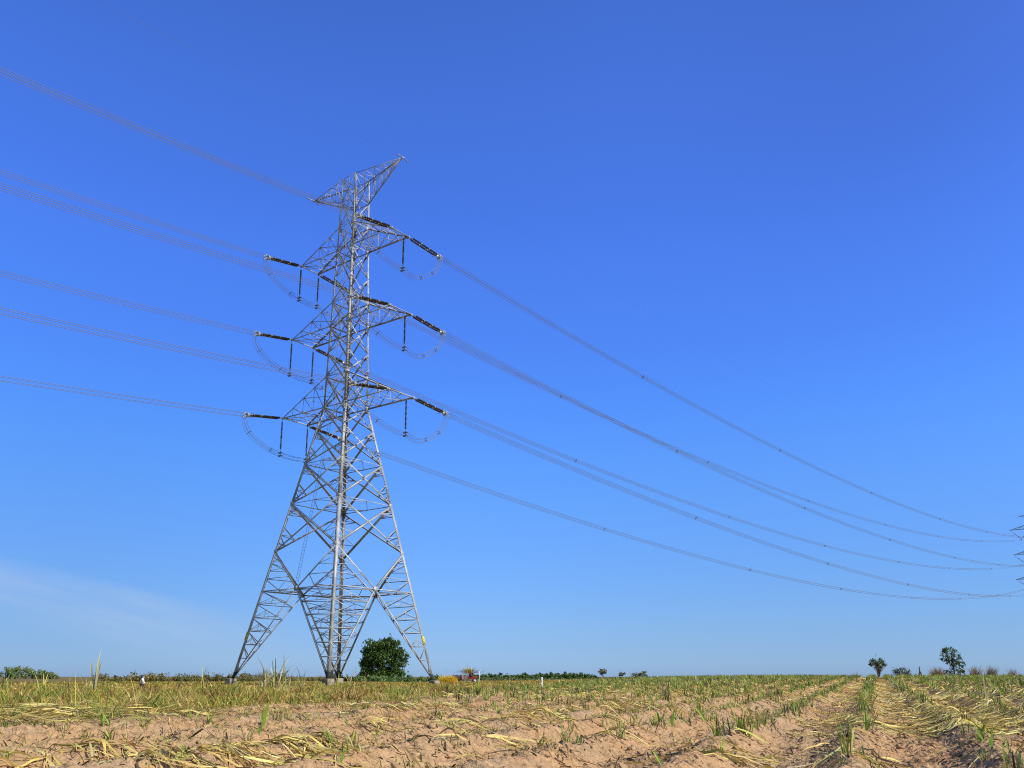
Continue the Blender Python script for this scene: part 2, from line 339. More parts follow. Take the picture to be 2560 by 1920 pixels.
# ------------------------------------------------------------------ straw litter
PATCH = [(2420, 1730, 3.0, 2.5, 300), (2530, 1745, 2.6, 2.2, 300), (2380, 1808, 1.2, .7, 150), (2480, 1822, 1.4, .7, 220), (2120, 1812, .8, .5, 60), (2240, 1752, 1.3, 1.2, 120), (120, 1790, 1.8, .8, 260), (1120, 1765, 2.0, .7, 120), (1450, 1750, 2.4, 1.0, 160), (1700, 1740, 2.6, 1.4, 160), (700, 1770, 2.0, .7, 110), (150, 1800, 1.6, .8, 420), (90, 1815, 1.3, .5, 160), (500, 1785, 1.3, .5, 170), (250, 1885, 1.3, .35, 170), (420, 1900, 1.6, .35, 260), (600, 1895, 1.3, .35, 260), (760, 1882, 1.3, .3, 330), (820, 1868, .8, .25, 160),
         (900, 1775, 2.0, .6, 170), (1010, 1780, 1.5, .6, 150), (960, 1838, 1.0, .3, 60), (1180, 1832, .9, .3, 60), (1320, 1800, 1.7, .6, 190), (1390, 1805, 1.2, .5, 120), (1540, 1768, 2.0, .9, 220), (1620, 1762, 1.6, .8, 150), (1280, 1875, 1.2, .35, 55),
         (2330, 1780, 1.3, .8, 260), (2440, 1790, 1.6, 1.0, 420), (2520, 1805, 1.5, .9, 380), (2380, 1750, 2.4, 1.6, 420), (2500, 1770, 2, 1.4, 380), (2540, 1830, 1.0, .5, 170), (2250, 1775, .9, .7, 110), (2080, 1850, .8, .3, 45), (2150, 1895, 1.0, .3, 35), (1850, 1915, 1.0, .3, 40), (1920, 1908, .9, .3, 25), (2300, 1730, 2.5, 2, 260), (2260, 1840, .9, .4, 60), (700, 1915, 1.0, .3, 60), (60, 1900, 1.0, .3, 70), (1880, 1850, .8, .3, 14)]
px_, py_, pd_, pw_ = [], [], [], []
for (u, v, sx, sy, m) in PATCH:
    m = int(m * (.75 if v > 1860 else (1.9 if u > 2200 else 1.2)))
    g = gpt(u, v); a0 = rng.uniform(-.35, .35)
    px_.append(g[0] + sx * .55 * rng.standard_normal(m)); py_.append(g[1] + sy * (.55 if v > 1860 else .95) * rng.standard_normal(m))
    pd_.append(np.pi / 2 + a0 + (.75 if v > 1860 else .45) * rng.standard_normal(m)); pw_.append(np.full(m, .26 if u < 180 and v < 1830 else (.035 if v > 1860 else .06)))
x, y, r = scatter(150000, 8.5, 125, -36, 37, 1.5)
q = row_q(x, y) - Q0; s = row_s(x, y)
dens = sm(fbm(q * .5, s * .16, 101, 3), .40, .62) * (.08 + .92 * sm(r, 20, 44)) + .03 + .30 * sm(r, 22, 42)
dens *= 1 - sm(grass_d(x, y), -3, 3) * .93
dens *= .72 + .28 * sm(np.degrees(np.arctan2(x, y)), -6, 12)
keep = rng.random(len(x)) < dens
px_.append(x[keep]); py_.append(y[keep]); pd_.append(np.pi / 2 + .9 * rng.standard_normal(keep.sum())); pw_.append(.03 + .05 * sm(r[keep], 20, 50))
x = np.concatenate(px_); y = np.concatenate(py_); dr = np.concatenate(pd_) + .25 * rng.standard_normal(sum(map(len, pd_))) + (rng.random(len(x)) < .5) * np.pi; stack = np.concatenate(pw_); n = len(x); r = np.hypot(x, y)
L_ = np.minimum(U(.14, .75, n) * (1 + .35 * (rng.random(n) < .2)), 1.0); ns = 6; t = np.linspace(-.5, .5, ns + 1)
curv = rng.normal(0, .25, n); th = dr[:, None] + curv[:, None] * t[None]
step = (L_ / ns)[:, None]
cx = x[:, None] + np.cumsum(np.sin(th) * step, 1) - (np.sin(th) * step).sum(1, keepdims=True) / 2
cy = y[:, None] + np.cumsum(np.cos(th) * step, 1) - (np.cos(th) * step).sum(1, keepdims=True) / 2
lift = U(0, 1, n) * stack; arch = np.abs(rng.normal(0, .018, n)) * (1 + 5 * (rng.random(n) < .035)); tilt = rng.normal(0, .03, n)
gg = ground(cx, cy); lin = gg[:, :1] + (gg[:, -1:] - gg[:, :1]) * (t[None] + .5)
cz = np.maximum(gg, lin + .35 * np.maximum(gg - lin, 0).max(1, keepdims=True)) * .65 + gg * .35 + .012 + lift[:, None] + arch[:, None] * (1 - 4 * t[None] ** 2) + tilt[:, None].clip(-.06, .06) * (t[None] + .5)
W = np.maximum(U(.008, .032, n), r * .0008); wp = np.array([.25, .7, .95, 1, .9, .6, .06]); roll = rng.normal(0, .6, n)
sx_, sy_ = np.cos(th), -np.sin(th); hw = W[:, None] * wp[None] / 2
o = np.stack([sx_ * hw * np.cos(roll)[:, None], sy_ * hw * np.cos(roll)[:, None], hw * np.sin(roll)[:, None]], -1)
C = np.stack([cx, cy, cz + hw * np.abs(np.sin(roll))[:, None]], -1)
V = np.stack([C - o, C + o], 2).reshape(-1, 3); b = (np.arange(n) * 2 * (ns + 1))[:, None] + (np.arange(ns) * 2)[None]
F = np.stack([b, b + 1, b + 3, b + 2], -1).reshape(-1, 4)
tag(build('dry_cane_leaves', V, F, STRAWM, col=np.repeat(pick(STRAWP, n, .15) * (1 + .15 * sm(r, 22, 40))[:, None], 2 * (ns + 1), 0)), 'yellow dry cane leaves strewn over the soil', 'straw litter', None, 'stuff')
# short broken bits of leaf and twig everywhere on the soil
x, y, r = scatter(52000, 8.5, 70, -36, 37, 1.25)
keep = (grass_d(x, y) < 1.5) & (rng.random(len(x)) < .25 + sm(fbm(x * .7, y * .7, 131, 3), .42, .62)); x, y, r = x[keep], y[keep], r[keep]; n = len(x)
th_ = U(0, 6.28, n); ln = U(.03, .16, n); dx, dy = np.sin(th_) * ln / 2, np.cos(th_) * ln / 2; wx = np.maximum(U(.004, .012, n), r * .0004); ox, oy = np.cos(th_) * wx, -np.sin(th_) * wx
zc = np.stack([ground(x - dx, y - dy), ground(x + dx, y + dy)], 1) + .008; zr = U(-.3, 1.0, n) * wx + .004; up_ = np.abs(rng.normal(0, .03, n))
V = np.stack([np.stack([x - dx - ox, y - dy - oy, zc[:, 0]], -1), np.stack([x - dx + ox, y - dy + oy, zc[:, 0] + np.abs(zr)], -1), np.stack([x + dx + ox, y + dy + oy, zc[:, 1] + np.abs(zr) + up_], -1), np.stack([x + dx - ox, y + dy - oy, zc[:, 1] + up_], -1)], 1)
c = pick([(.10, .07, .04, 3), (.05, .04, .025, 2), (.30, .21, .09, 2), (.50, .38, .15, 2), (.18, .12, .06, 2)], n)
tag(build('broken_leaf_bits', V.reshape(-1, 3), np.arange(4 * n).reshape(n, 4), STRAWM, col=np.repeat(c, 4, 0)), 'short broken bits of leaf and twig over the soil', 'litter bits', None, 'stuff')
# dark twigs and dead stalk bits
x, y, r = scatter(9000, 8.5, 90, -36, 37, 1.4)
keep = (grass_d(x, y) < 0) & (rng.random(len(x)) < .15 + sm(np.cos(2 * np.pi * (row_q(x, y) - Q0) / ROWW), .2, .9)); x, y, r = x[keep], y[keep], r[keep]; n = len(x)
P = np.stack([x, y, ground(x, y) - .02], -1)
V1, F1, k = blades(P, U(.04, .17, n), np.maximum(.007, r * .0005) * U(.7, 1.6, n), U(0, 6.28, n), np.where(rng.random(n) < .55, U(0, .5, n), U(1.1, 1.5, n)), U(-.3, .5, n), 2, U(-1, 1, n))
c = pick([(.07, .05, .03, 3), (.12, .085, .05, 2), (.20, .15, .09, 1), (.035, .028, .02, 1)], n)
tag(build('dead_cane_stubble', V1, F1, STRAWM, col=np.repeat(c, k, 0)), 'dark dead cane stubs and twigs littering the rows', 'stubble', None, 'stuff')
# clods
x, y, r = scatter(70000, 8.5, 60, -36, 37, 1.3)
keep = (grass_d(x, y) < 1) & (rng.random(len(x)) < .15 + 1.2 * sm(fbm(x * .8, y * .8, 61, 2), .45, .65)); x, y, r = x[keep], y[keep], r[keep]; n = len(x)
ico = np.array([(0, 0, 1), (.894, 0, .447), (.276, .851, .447), (-.724, .526, .447), (-.724, -.526, .447), (.276, -.851, .447), (.724, .526, -.447), (-.276, .851, -.447), (-.894, 0, -.447), (-.276, -.851, -.447), (.724, -.526, -.447), (0, 0, -1)])
icf = np.array([(0, 1, 2), (0, 2, 3), (0, 3, 4), (0, 4, 5), (0, 5, 1), (1, 6, 2), (2, 7, 3), (3, 8, 4), (4, 9, 5), (5, 10, 1), (6, 7, 2), (7, 8, 3), (8, 9, 4), (9, 10, 5), (10, 6, 1), (11, 7, 6), (11, 8, 7), (11, 9, 8), (11, 10, 9), (11, 6, 10)])
sz = np.exp(rng.normal(math.log(.013), .6, n)).clip(.005, .05)
V = ico[None] * (1 + .28 * rng.standard_normal((n, 12, 1))) * sz[:, None, None] * np.stack([U(.8, 1.4, n), U(.8, 1.4, n), U(.55, .95, n)], -1)[:, None]
V = V + np.stack([x, y, ground(x, y) + sz * .15], -1)[:, None]
tag(build('soil_clods', V.reshape(-1, 3), (icf[None] + (np.arange(n) * 12)[:, None, None]).reshape(-1, 3), CLODM), 'crumbled soil clods scattered on the ridges', 'clods', None, 'stuff')

# ------------------------------------------------------------------ cane sprouts
def sprout_mesh(kind, seed):
    g = np.random.default_rng(seed); V, F, C = [], [], []; off = 0
    def put(n, H, W, lean, bend, pal, spread, nseg):
        nonlocal off
        P = np.concatenate([g.normal(0, spread, (n, 2)), np.full((n, 1), -.03)], 1)
        v, f, k = blades(P, H, W, g.uniform(0, 6.28, n), lean, bend, nseg, g.uniform(-.9, .9, n)); V.append(v); F.append(f + off); off += len(v)
        C.append(np.repeat(pick(pal, n, .14), k, 0))
    if kind == 'green':
        n = g.integers(4, 8); put(n, g.uniform(.45, 1.0, n), g.uniform(.04, .075, n), g.uniform(0, .4, n), g.uniform(-.1, 1.3, n), GREENP, .05, 6)
        n = g.integers(3, 7); put(n, g.uniform(.2, .6, n), g.uniform(.03, .06, n), g.uniform(.2, 1.1, n), g.uniform(0, 1.0, n), STRAWP, .09, 4)
        n = g.integers(1, 4); put(n, g.uniform(.12, .35, n), g.uniform(.03, .05, n), g.uniform(0, .3, n), g.uniform(0, .1, n), [(.09, .065, .04, 1)], .06, 2)
    elif kind == 'pale':
        n = g.integers(6, 12); put(n, g.uniform(.45, 1.0, n), g.uniform(.035, .06, n), g.uniform(0, .4, n), g.uniform(0, .9, n), YGREENP, .09, 5)
        n = g.integers(2, 5); put(n, g.uniform(.2, .6, n), g.uniform(.03, .05, n), g.uniform(.2, .8, n), g.uniform(0, .9, n), STRAWP, .1, 4)
        n = g.integers(2, 5); put(n, g.uniform(.12, .4, n), g.uniform(.03, .05, n), g.uniform(0, .35, n), g.uniform(0, .1, n), [(.10, .07, .04, 1), (.2, .15, .07, 1)], .08, 2)
    else:
        n = g.integers(6, 11); put(n, g.uniform(.35, 1.0, n), g.uniform(.035, .06, n), g.uniform(0, .35, n), g.uniform(0, .15, n), [(.10, .07, .04, 2), (.2, .15, .07, 1), (.05, .04, .025, 1)], .12, 3)
        n = g.integers(3, 6); put(n, g.uniform(.5, .95, n), g.uniform(.04, .06, n), g.uniform(0, .35, n), g.uniform(0, .5, n), GREENP, .12, 5)
        n = g.integers(2, 5); put(n, g.uniform(.3, .8, n), g.uniform(.03, .05, n), g.uniform(.4, 1.0, n), g.uniform(0, .8, n), STRAWP, .1, 4)
    return np.concatenate(V), np.concatenate(F), np.concatenate(C)
KINDS_ = ('green', 'pale', 'stub'); SP = {k: [sprout_mesh(k, 100 * i + j) for j in range(8)] for i, k in enumerate(KINDS_)}
LBL = {'green': 'young green cane sprout of upright blades growing in the bare soil', 'pale': 'yellowish thin-bladed cane sprout in a stubble row', 'stub': 'cane stool of dark cut stubs with green blades'}
spr = []      # x, y, height, kind, variant, rot, tilt, scale
# the sprouts one can point at, from base pixel and height in pixels
FEAT = [(2122, 1860, 78, 'stub'), (2160, 1906, 84, 'one'), (2107, 1916, 34, 'green'), (2455, 1843, 54, 'green'), (2458, 1862, 46, 'lean'), (2480, 1879, 52, 'one'), (2525, 1896, 66, 'green'), (2548, 1910, 44, 'green'), (1914, 1822, 54, 'green'), (1898, 1822, 44, 'green'), (1863, 1840, 70, 'pale'),
        (2379, 1816, 32, 'stub'), (2347, 1796, 28, 'green'), (2180, 1792, 66, 'pale'), (2165, 1790, 50, 'stub'), (2282, 1752, 34, 'green'), (2515, 1776, 36, 'green'), (1858, 1838, 100, 'green'), (1776, 1889, 40, 'green'), (1805, 1880, 44, 'one'), (1653, 1918, 40, 'lean'), (1507, 1822, 28, 'pale'), (1425, 1832, 40, 'pale'), (1495, 1853, 12, 'lean'),
        (1592, 1803, 32, 'green'), (1763, 1806, 40, 'lean'), (1785, 1806, 36, 'green'), (1656, 1824, 38, 'stub'), (1680, 1824, 44, 'one'), (1248, 1788, 28, 'green'), (1643, 1752, 28, 'green'), (1745, 1774, 40, 'green'), (1624, 1774, 18, 'green'), (1723, 1812, 22, 'stub'), (831, 1868, 54, 'lean'), (844, 1863, 26, 'lean'), (869, 1816, 28, 'lean'), (657, 1815, 64, 'one'), (647, 1842, 30, 'one'), (852, 1918, 40, 'one'), (717, 1800, 34, 'pale'),
        (882, 1868, 46, 'pale'), (1100, 1803, 36, 'green'), (1138, 1829, 34, 'lean'), (1245, 1788, 26, 'green'), (256, 1822, 50, 'green'), (272, 1822, 38, 'lean'), (357, 1819, 48, 'green'), (371, 1816, 28, 'green'), (316, 1775, 38, 'green'), (345, 1781, 28, 'green'), (519, 1816, 44, 'green'), (471, 1906, 40, 'lean'), (202, 1857, 22, 'green'), (19, 1898, 32, 'pale'), (11, 1823, 34, 'green'),
        (1940, 1760, 30, 'stub'), (1960, 1790, 40, 'stub'), (1990, 1795, 40, 'stub'), (2030, 1770, 34, 'green'), (2060, 1790, 30, 'stub'), (2100, 1735, 26, 'green'), (2450, 1760, 40, 'green'), (2540, 1745, 26, 'green'), (2385, 1700, 14, 'green'), (2410, 1720, 16, 'green'), (2200, 1725, 24, 'pale'), (2190, 1745, 30, 'pale'), (2210, 1705, 16, 'pale')]
one = [(np.array(v[0])) for v in []]
SP['one'] = []
for j in range(4):
    g = np.random.default_rng(900 + j); n = 2
    v, f, k = blades(np.array([[0, 0, -.03], [.02, .01, -.03]]), np.array([1.0, .55]), np.array([.15, .11]), np.array([1.3, 4.2]) + .3 * g.standard_normal(2), np.array([.10, .12]), np.array([.18, .3]), 6, np.array([1.3, 1.2]))
    SP['one'].append((v, f, np.repeat(pick(GREENP[:2], n, .05), k, 0)))
SP['lean'] = []
for j in range(4):
    g = np.random.default_rng(950 + j); n = 4
    v, f, k = blades(np.concatenate([g.normal(0, .06, (n, 2)), np.full((n, 1), -.03)], 1), g.uniform(.7, 1.15, n), g.uniform(.07, .12, n), 4.6 + .5 * g.standard_normal(n), g.uniform(.3, .6, n), g.uniform(0, .4, n), 5, g.uniform(.6, 1.6, n))
    SP['lean'].append((v, f, np.repeat(pick(GREENP, n, .08), k, 0)))
LBL['one'] = 'lone broad-bladed green cane shoot standing in bare soil'; LBL['lean'] = 'green cane sprout with blades leaning over to the left'
for (u, v, h, kd) in FEAT:
    g = gpt(u, v); rr = math.hypot(g[0], g[1]); spr.append([g[0], g[1], h * PXM(rr) * 1.03, kd, rng.integers(0, len(SP[kd])), rng.uniform(-.4, .4) if kd in ('one', 'lean') else rng.uniform(0, 6.28), 1])
# the planted rows
s_lo, s_hi = 6, 118
for k in range(-40, 75):
    q = Q0 + k * ROWW; s = s_lo
    while s < s_hi:
        s += rng.uniform(.16, .58) * (1 - .3 * min(1, max(0, s - 25) / 30))
        xx = ROWN[0] * q + ROWD[0] * s; yy = ROWN[1] * q + ROWD[1] * s; rr = math.hypot(xx, yy); az = math.degrees(math.atan2(xx, yy))
        if rr < 8.6 or rr > 122 or abs(az) > 37: continue
        gd = float(grass_d(xx, yy))
        if gd > 1.5 + rng.uniform(-1.5, 1): continue
        left = 1 - float(sm(az, -12, 16))
        dens = .88 - .62 * left * (1 - .6 * float(sm(rr, 25, 50)))
        if rr < 22: dens *= .42 + .35 * float(sm(rr, 14, 22))
        if float(vnoise(s * .35, k * 3.7, 111)) < .3: dens *= .35
        if rng.random() > dens: continue
        kd = rng.choice(KINDS_, p=[.30, .46, .24]); hh = rng.uniform(.19, .50) * (.70 + .30 * float(sm(rr, 16, 38))) * (1 + .1 * float(sm(rr, 30, 80)))
        jit = rng.normal(0, .10, 2); spr.append([xx + jit[0], yy + jit[1], hh, kd, rng.integers(0, 8), rng.uniform(0, 6.28), 0])
def inframe(x, y): return abs(math.degrees(math.atan2(x, y)) - 1.2) < 29.5
order = sorted(range(len(spr)), key=lambda i: (-spr[i][6], -(spr[i][2] / math.hypot(spr[i][0], spr[i][1]) if inframe(spr[i][0], spr[i][1]) else 0)))
proto = {}
for kd, l in SP.items():
    for j, (v, f, c) in enumerate(l):
        me = build('cane_sprout', v, f, LEAFM, col=c); proto[kd, j] = me.data; bpy.data.objects.remove(me)
rest = {'V': [], 'F': [], 'C': [], 'n': 0}
for rank, i in enumerate(order):
    xx, yy, hh, kd, j, ro, ft = spr[i]; zz = gz(xx, yy)
    if rank < 296:
        o = bpy.data.objects.new('cane_sprout', proto[kd, j]); COL.objects.link(o); o.location = (xx, yy, zz); o.rotation_euler = (0, 0, ro); o.scale = (hh, hh, hh)
        if kd not in ('one', 'lean'): o.scale = (hh * 1.15, hh * 1.15, hh)
        tag(o, LBL[kd], 'sprout', {'green': 'green cane sprouts', 'pale': 'yellowish cane sprouts', 'stub': 'cut cane stools', 'one': 'lone broad cane shoots', 'lean': 'leaning cane sprouts'}[kd])
    else:
        v, f, c = SP[kd][j]; rr = math.hypot(xx, yy); fat = max(1, rr * .0011 / .03 / 1.6)
        v2 = v * np.array([hh * 1.15 * min(fat, 2.0), hh * 1.15 * min(fat, 2.0), hh]); ca, sa = math.cos(ro), math.sin(ro)
        v2 = np.stack([v2[:, 0] * ca - v2[:, 1] * sa + xx, v2[:, 0] * sa + v2[:, 1] * ca + yy, v2[:, 2] + zz], -1)
        rest['V'].append(v2); rest['F'].append(f + rest['n']); rest['C'].append(c); rest['n'] += len(v2)
if rest['V']:
    tag(build('cane_sprouts_far_rows', np.concatenate(rest['V']), np.concatenate(rest['F']), LEAFM, col=np.concatenate(rest['C'])), 'small cane sprouts in the farther planted rows', 'sprouts', 'cane sprouts of the far rows', 'stuff')
print('sprouts', len(spr))

# ------------------------------------------------------------------ tall cane / grass plants against the sky
def tall_plant(u, v, hpx, n, label, pal=YGREENP, wid=.05, spread=.15, lean=(0, .35), bend=(0, 1.0), name='tall_cane', cat='cane plant', dry=.3, azb=None, leaves_only=False, group=None):
    g = gpt(u, v); rr = math.hypot(g[0], g[1]); h = hpx * PXM(rr); z = gz(g[0], g[1])
    root = thing(name, (g[0], g[1], z), label, cat, group)
    nn = n; P = np.concatenate([rng.normal(0, spread, (nn, 2)), np.full((nn, 1), -.03)], 1)
    az = U(0, 6.28, nn) if azb is None else np.where(rng.random(nn) < .5, azb, azb + np.pi) + rng.normal(0, .5, nn)
    Hh = h * np.concatenate([[1.0], U(.45, .98, nn - 1)]); be = U(*bend, nn); be[0] = min(be[0], .7)
    v_, f, k = blades(P, Hh * (1 + .12 * be), U(.6, 1.3, nn) * wid * 1.4, az, U(*lean, nn) * np.where(np.arange(nn) == 0, .5, 1), be, 8, U(-1.2, 1.2, nn))
    c = pick(pal, nn, .1); d = rng.random(nn) < dry; c[d] = pick([(.62, .52, .26, 2), (.5, .38, .16, 2), (.75, .7, .5, 1)], d.sum()) if d.any() else c[d]
    build('leaves', v_, f, LEAFM, root, col=np.repeat(c, k, 0))
    if not leaves_only:
        m = MB()
        for i in range(max(2, n // 3)):
            b = rng.normal(0, spread * .6, 2); hh = h * rng.uniform(.25, .5); t = rng.normal(0, .12, 2) * hh
            m.tube([(b[0], b[1], -.05), (b[0] + t[0] * .4, b[1] + t[1] * .4, hh * .5), (b[0] + t[0], b[1] + t[1], hh)], [.02, .018, .010], 6)
        V = np.concatenate(m.V); build('stalk', V, [np.array(m.F[k]) for k in sorted(m.F)], STRAWST, root)
    return root
STRAWST = mat('cane_stalk', (.40, .30, .12), .7, .3, 4)
tall_plant(234, 1732, 106, 9, 'tallest pale cane with two long upright leaves left of the person', [(.52, .52, .30, 2), (.34, .40, .14, 2)], .085, .10, (.02, .22), (0, .5), dry=.15, azb=math.pi / 2)
tall_plant(217, 1722, 50, 8, 'shorter withered cane beside the tallest pale cane at left', dry=.5, bend=(.3, 1.6), spread=.3)
tall_plant(506, 1726, 62, 6, 'bright yellow-green upright cane between the person and the pylon', [(.50, .50, .10, 3), (.40, .45, .08, 2)], .09, .07, (0, .12), (0, .4), dry=.05)
tall_plant(13, 1740, 66, 6, 'green and yellow cane at the left edge of the field', dry=.2, wid=.06, spread=.12)
tall_plant(112, 1733, 48, 7, 'yellow upright cane leaves in front of the far left trees', [(.62, .55, .12, 3), (.4, .45, .1, 1)], .06, .22, (0, .25), (0, .5), dry=.2)
tall_plant(172, 1722, 50, 4, 'thin drooping dry cane leaf right of the far left trees', dry=.9, bend=(.8, 1.8), wid=.05)
tall_plant(682, 1725, 96, 34, 'broad clump of tall cane at the left foot of the pylon', dry=.4, wid=.085, spread=.62, bend=(.2, 1.7), lean=(.02, .5))
tall_plant(650, 1722, 48, 7, 'dry bent cane left of the broad cane clump', dry=.9, bend=(.4, 1.8), wid=.05, spread=.2)
tall_plant(748, 1724, 62, 9, 'small green cane clump right of the broad cane clump', dry=.3, wid=.06, bend=(.2, 1.4), lean=(0, .5), spread=.16)
tall_plant(596, 1728, 40, 4, 'small green cane blades under the left pylon foot', GREENP, .07, .1, (0, .15), (0, .3), dry=0)
tall_plant(875, 1720, 56, 8, 'thin whitish cane between the pylon footing and big tree', [(.6, .55, .3, 2), (.4, .42, .12, 2)], .05, .2, dry=.5, bend=(.1, 1.2))
tall_plant(845, 1722, 42, 5, 'yellow-green cane blades in front of the concrete footing', [(.5, .52, .12, 1)], .07, .1, (0, .2), (0, .6), dry=.1)
tall_plant(1278, 1728, 44, 3, 'bare dry stick-like cane left of the white marker post', dry=1, wid=.045, bend=(0, .3), lean=(.05, .4), spread=.08)
tall_plant(2470, 1768, 100, 2, 'single thin dry upright cane in the right field', [(.5, .42, .2, 1)], .03, .03, (0, .05), (0, .12), dry=.5, leaves_only=True)
tall_plant(2143, 1712, 36, 3, 'thin dark dead stalk left of the vase-shaped bush', [(.16, .12, .08, 1)], .045, .05, (0, .1), (0, .2), dry=0, leaves_only=True)
tall_plant(1193, 1735, 40, 3, 'thin green cane shoot below the farm truck', GREENP, .05, .05, (0, .08), (0, .2), dry=0, leaves_only=True)
tall_plant(2301, 1697, 30, 5, 'short dry plume stalk between the round bush and dry shrub', [(.3, .24, .14, 1)], .09, .12, (0, .2), (0, .4), dry=.3, leaves_only=True, name='dry_weed', cat='weed')
# leaning dark dead branch
g = gpt(440, 1732); rr = math.hypot(g[0], g[1]); pm = PXM(rr); root = thing('dead_branch', (g[0], g[1], gz(g[0], g[1])), 'dark leaning dead cane stalk right of the person', 'dead stalk')
m = MB(); m.tube(np.array([(0, 0, -.05), (.28, 0, .75), (.42, .05, 1.05), (.68, .1, 1.45)]) * pm * 24, [.045, .04, .035, .012], 6); build('stalk', np.concatenate(m.V), [np.array(m.F[k]) for k in sorted(m.F)], BARK, root)
v_, f, k = blades(np.array([[.30, 0, .9], [.33, .03, .85], [.36, 0, 1.0]]) * pm * 24, np.array([.75, .5, .5]) * pm * 24, np.full(3, .06), np.array([1.5, 1.9, 1.2]), np.array([.35, .6, 2.4]), np.array([.3, .8, .4]), 6)
build('leaves', v_, f, LEAFM, root, col=np.repeat(pick([(.6, .55, .4, 1)], 3), k, 0))

# ------------------------------------------------------------------ trees and bushes
def leaf_cloud(C, rad3, n, size, pal, ncl=40, shell=.55, clr=.22, seed=0, flat=0.):
    """leaf-sized rhombs in clumps through an ellipsoid's volume"""
    g = np.random.default_rng(seed); d = g.normal(size=(ncl, 3)); d /= np.linalg.norm(d, axis=1)[:, None]
    cc = d * (shell + (1 - shell) * g.random((ncl, 1)) ** .5) * np.asarray(rad3)
    i = g.integers(0, ncl, n); off = g.normal(size=(n, 3)) * clr * np.asarray(rad3).mean() * (.6 + .8 * g.random((ncl, 1)))[i]
    P = cc[i] + off
    nrm = g.normal(size=(n, 3)) + np.array([0, 0, flat]); nrm /= np.linalg.norm(nrm, axis=1)[:, None]
    u = np.cross(nrm, g.normal(size=(n, 3))); u /= np.linalg.norm(u, axis=1)[:, None]; w = np.cross(nrm, u)
    sz = size * g.uniform(.6, 1.4, (n, 1)); V = np.stack([P - u * sz, P + w * sz * .5, P + u * sz, P - w * sz * .5], 1) + np.asarray(C)
    tone = g.uniform(.82, 1.2, ncl)[i][:, None]; c = pick(pal, n, .16) * tone
    return V.reshape(-1, 3), np.arange(4 * n).reshape(n, 4), np.repeat(c, 4, 0)
def limbs(m, base, top, r0, targets, k=6):
    base = np.asarray(base, float); top = np.asarray(top, float); mid = (base + top) / 2 + np.array([.03, .02, 0]) * np.linalg.norm(top - base)
    m.tube([base, mid, top], [r0, r0 * .8, r0 * .55], 8)
    for t in targets:
        t = np.asarray(t, float); f = rng.uniform(.45, 1); s = base + (top - base) * f; mm = (s + t) / 2 + np.array([0, 0, -.08]) * np.linalg.norm(t - s)
        m.tube([s, mm, t], [r0 * .45, r0 * .28, r0 * .08], k)
GT = [(.070, .125, .020, 3), (.10, .165, .028, 3), (.05, .095, .02, 2), (.13, .19, .035, 1)]
def tree(u, ytop, ybase, wpx, r, label, pal=GT, n=2500, leaf=.2, trunk=.2, crown_lo=.15, ncl=40, seed=1, shell=.55, clr=.2, name='tree', blobs=None, group=None, flat=0., cat='tree', limbn=9):
    b = at(u, ybase, r); pm = PXM(r); H = (ybase - ytop) * pm; Wd = wpx * pm * .97
    gzz = float(base_h(b[0], b[1])); z0 = min(b[2], b[2]); root = thing(name, (b[0], b[1], z0), label, cat, group)
    if blobs is None: blobs = [(0, .5 * (1 + crown_lo), .5, .5 * (1 - crown_lo), 1)]
    tot = sum(bb[4] for bb in blobs); VV, FF, CC, o, tg = [], [], [], 0, []
    for i, (bx, bz, bw, bh, wt) in enumerate(blobs):
        v, f, c = leaf_cloud((bx * Wd, rng.uniform(-.15, .15) * Wd * bw, bz * H), (bw * Wd * .86, bw * Wd * .86, bh * H * .86), int(n * wt / tot), leaf, pal, max(4, int(ncl * wt / tot)), shell, clr, seed * 31 + i, flat)
        VV.append(v); FF.append(f + o); CC.append(c); o += len(v)
        for _ in range(max(1, int(limbn * wt / tot))): tg.append(np.array([bx * Wd, 0, bz * H]) + rng.normal(0, .5, 3) * np.array([bw * Wd, bw * Wd, bh * H]))
    m = MB(); limbs(m, (0, 0, -.6), (rng.uniform(-.03, .03) * Wd, 0, H * .7), trunk, tg)
    build('trunk', np.concatenate(m.V), [np.array(m.F[k]) for k in sorted(m.F)], BARK, root)
    build('crown', np.concatenate(VV), np.concatenate(FF), LEAFM, root, col=np.concatenate(CC))
    return root
# the big dark tree behind the pylon's right legs
tree(955, 1595, 1702, 128, 185, 'big round dark green tree behind the pylon legs', GT, 17000, .23, .34, .02, 190, 3, .30, .16,
     blobs=[(-.03, .55, .42, .40, 6), (-.12, .82, .30, .19, 2.2), (.12, .80, .30, .20, 2.2), (.30, .52, .24, .28, 2.4), (-.26, .50, .26, .28, 2.4), (-.32, .17, .24, .20, 2.2), (.20, .15, .30, .19, 2.4), (-.06, .14, .32, .18, 2.0)])
GL = [(.20, .26, .09, 3), (.25, .30, .11, 3), (.15, .20, .09, 2)]
FARL = [(12, 1673, 40, 'far left grove tree cut by the picture edge'), (36, 1671, 34, 'second grove tree, pointed, beside the edge tree'), (62, 1673, 40, 'tallest broad tree in the middle of the far left grove'), (86, 1676, 30, 'rounded grove tree just right of the grove middle'), (108, 1681, 24, 'small grove tree behind the yellow cane'), (126, 1684, 24, 'grove tree second from the grove right end'), (139, 1690, 18, 'lowest tree at the right end of the far left grove')]
for i, (u, yt, w, lb) in enumerate(FARL): tree(u, yt, 1704, w * .92, 420, lb, GL, 900, .34, .2, .22, 16, 20 + i, .5, .2, group='trees of the far left grove')
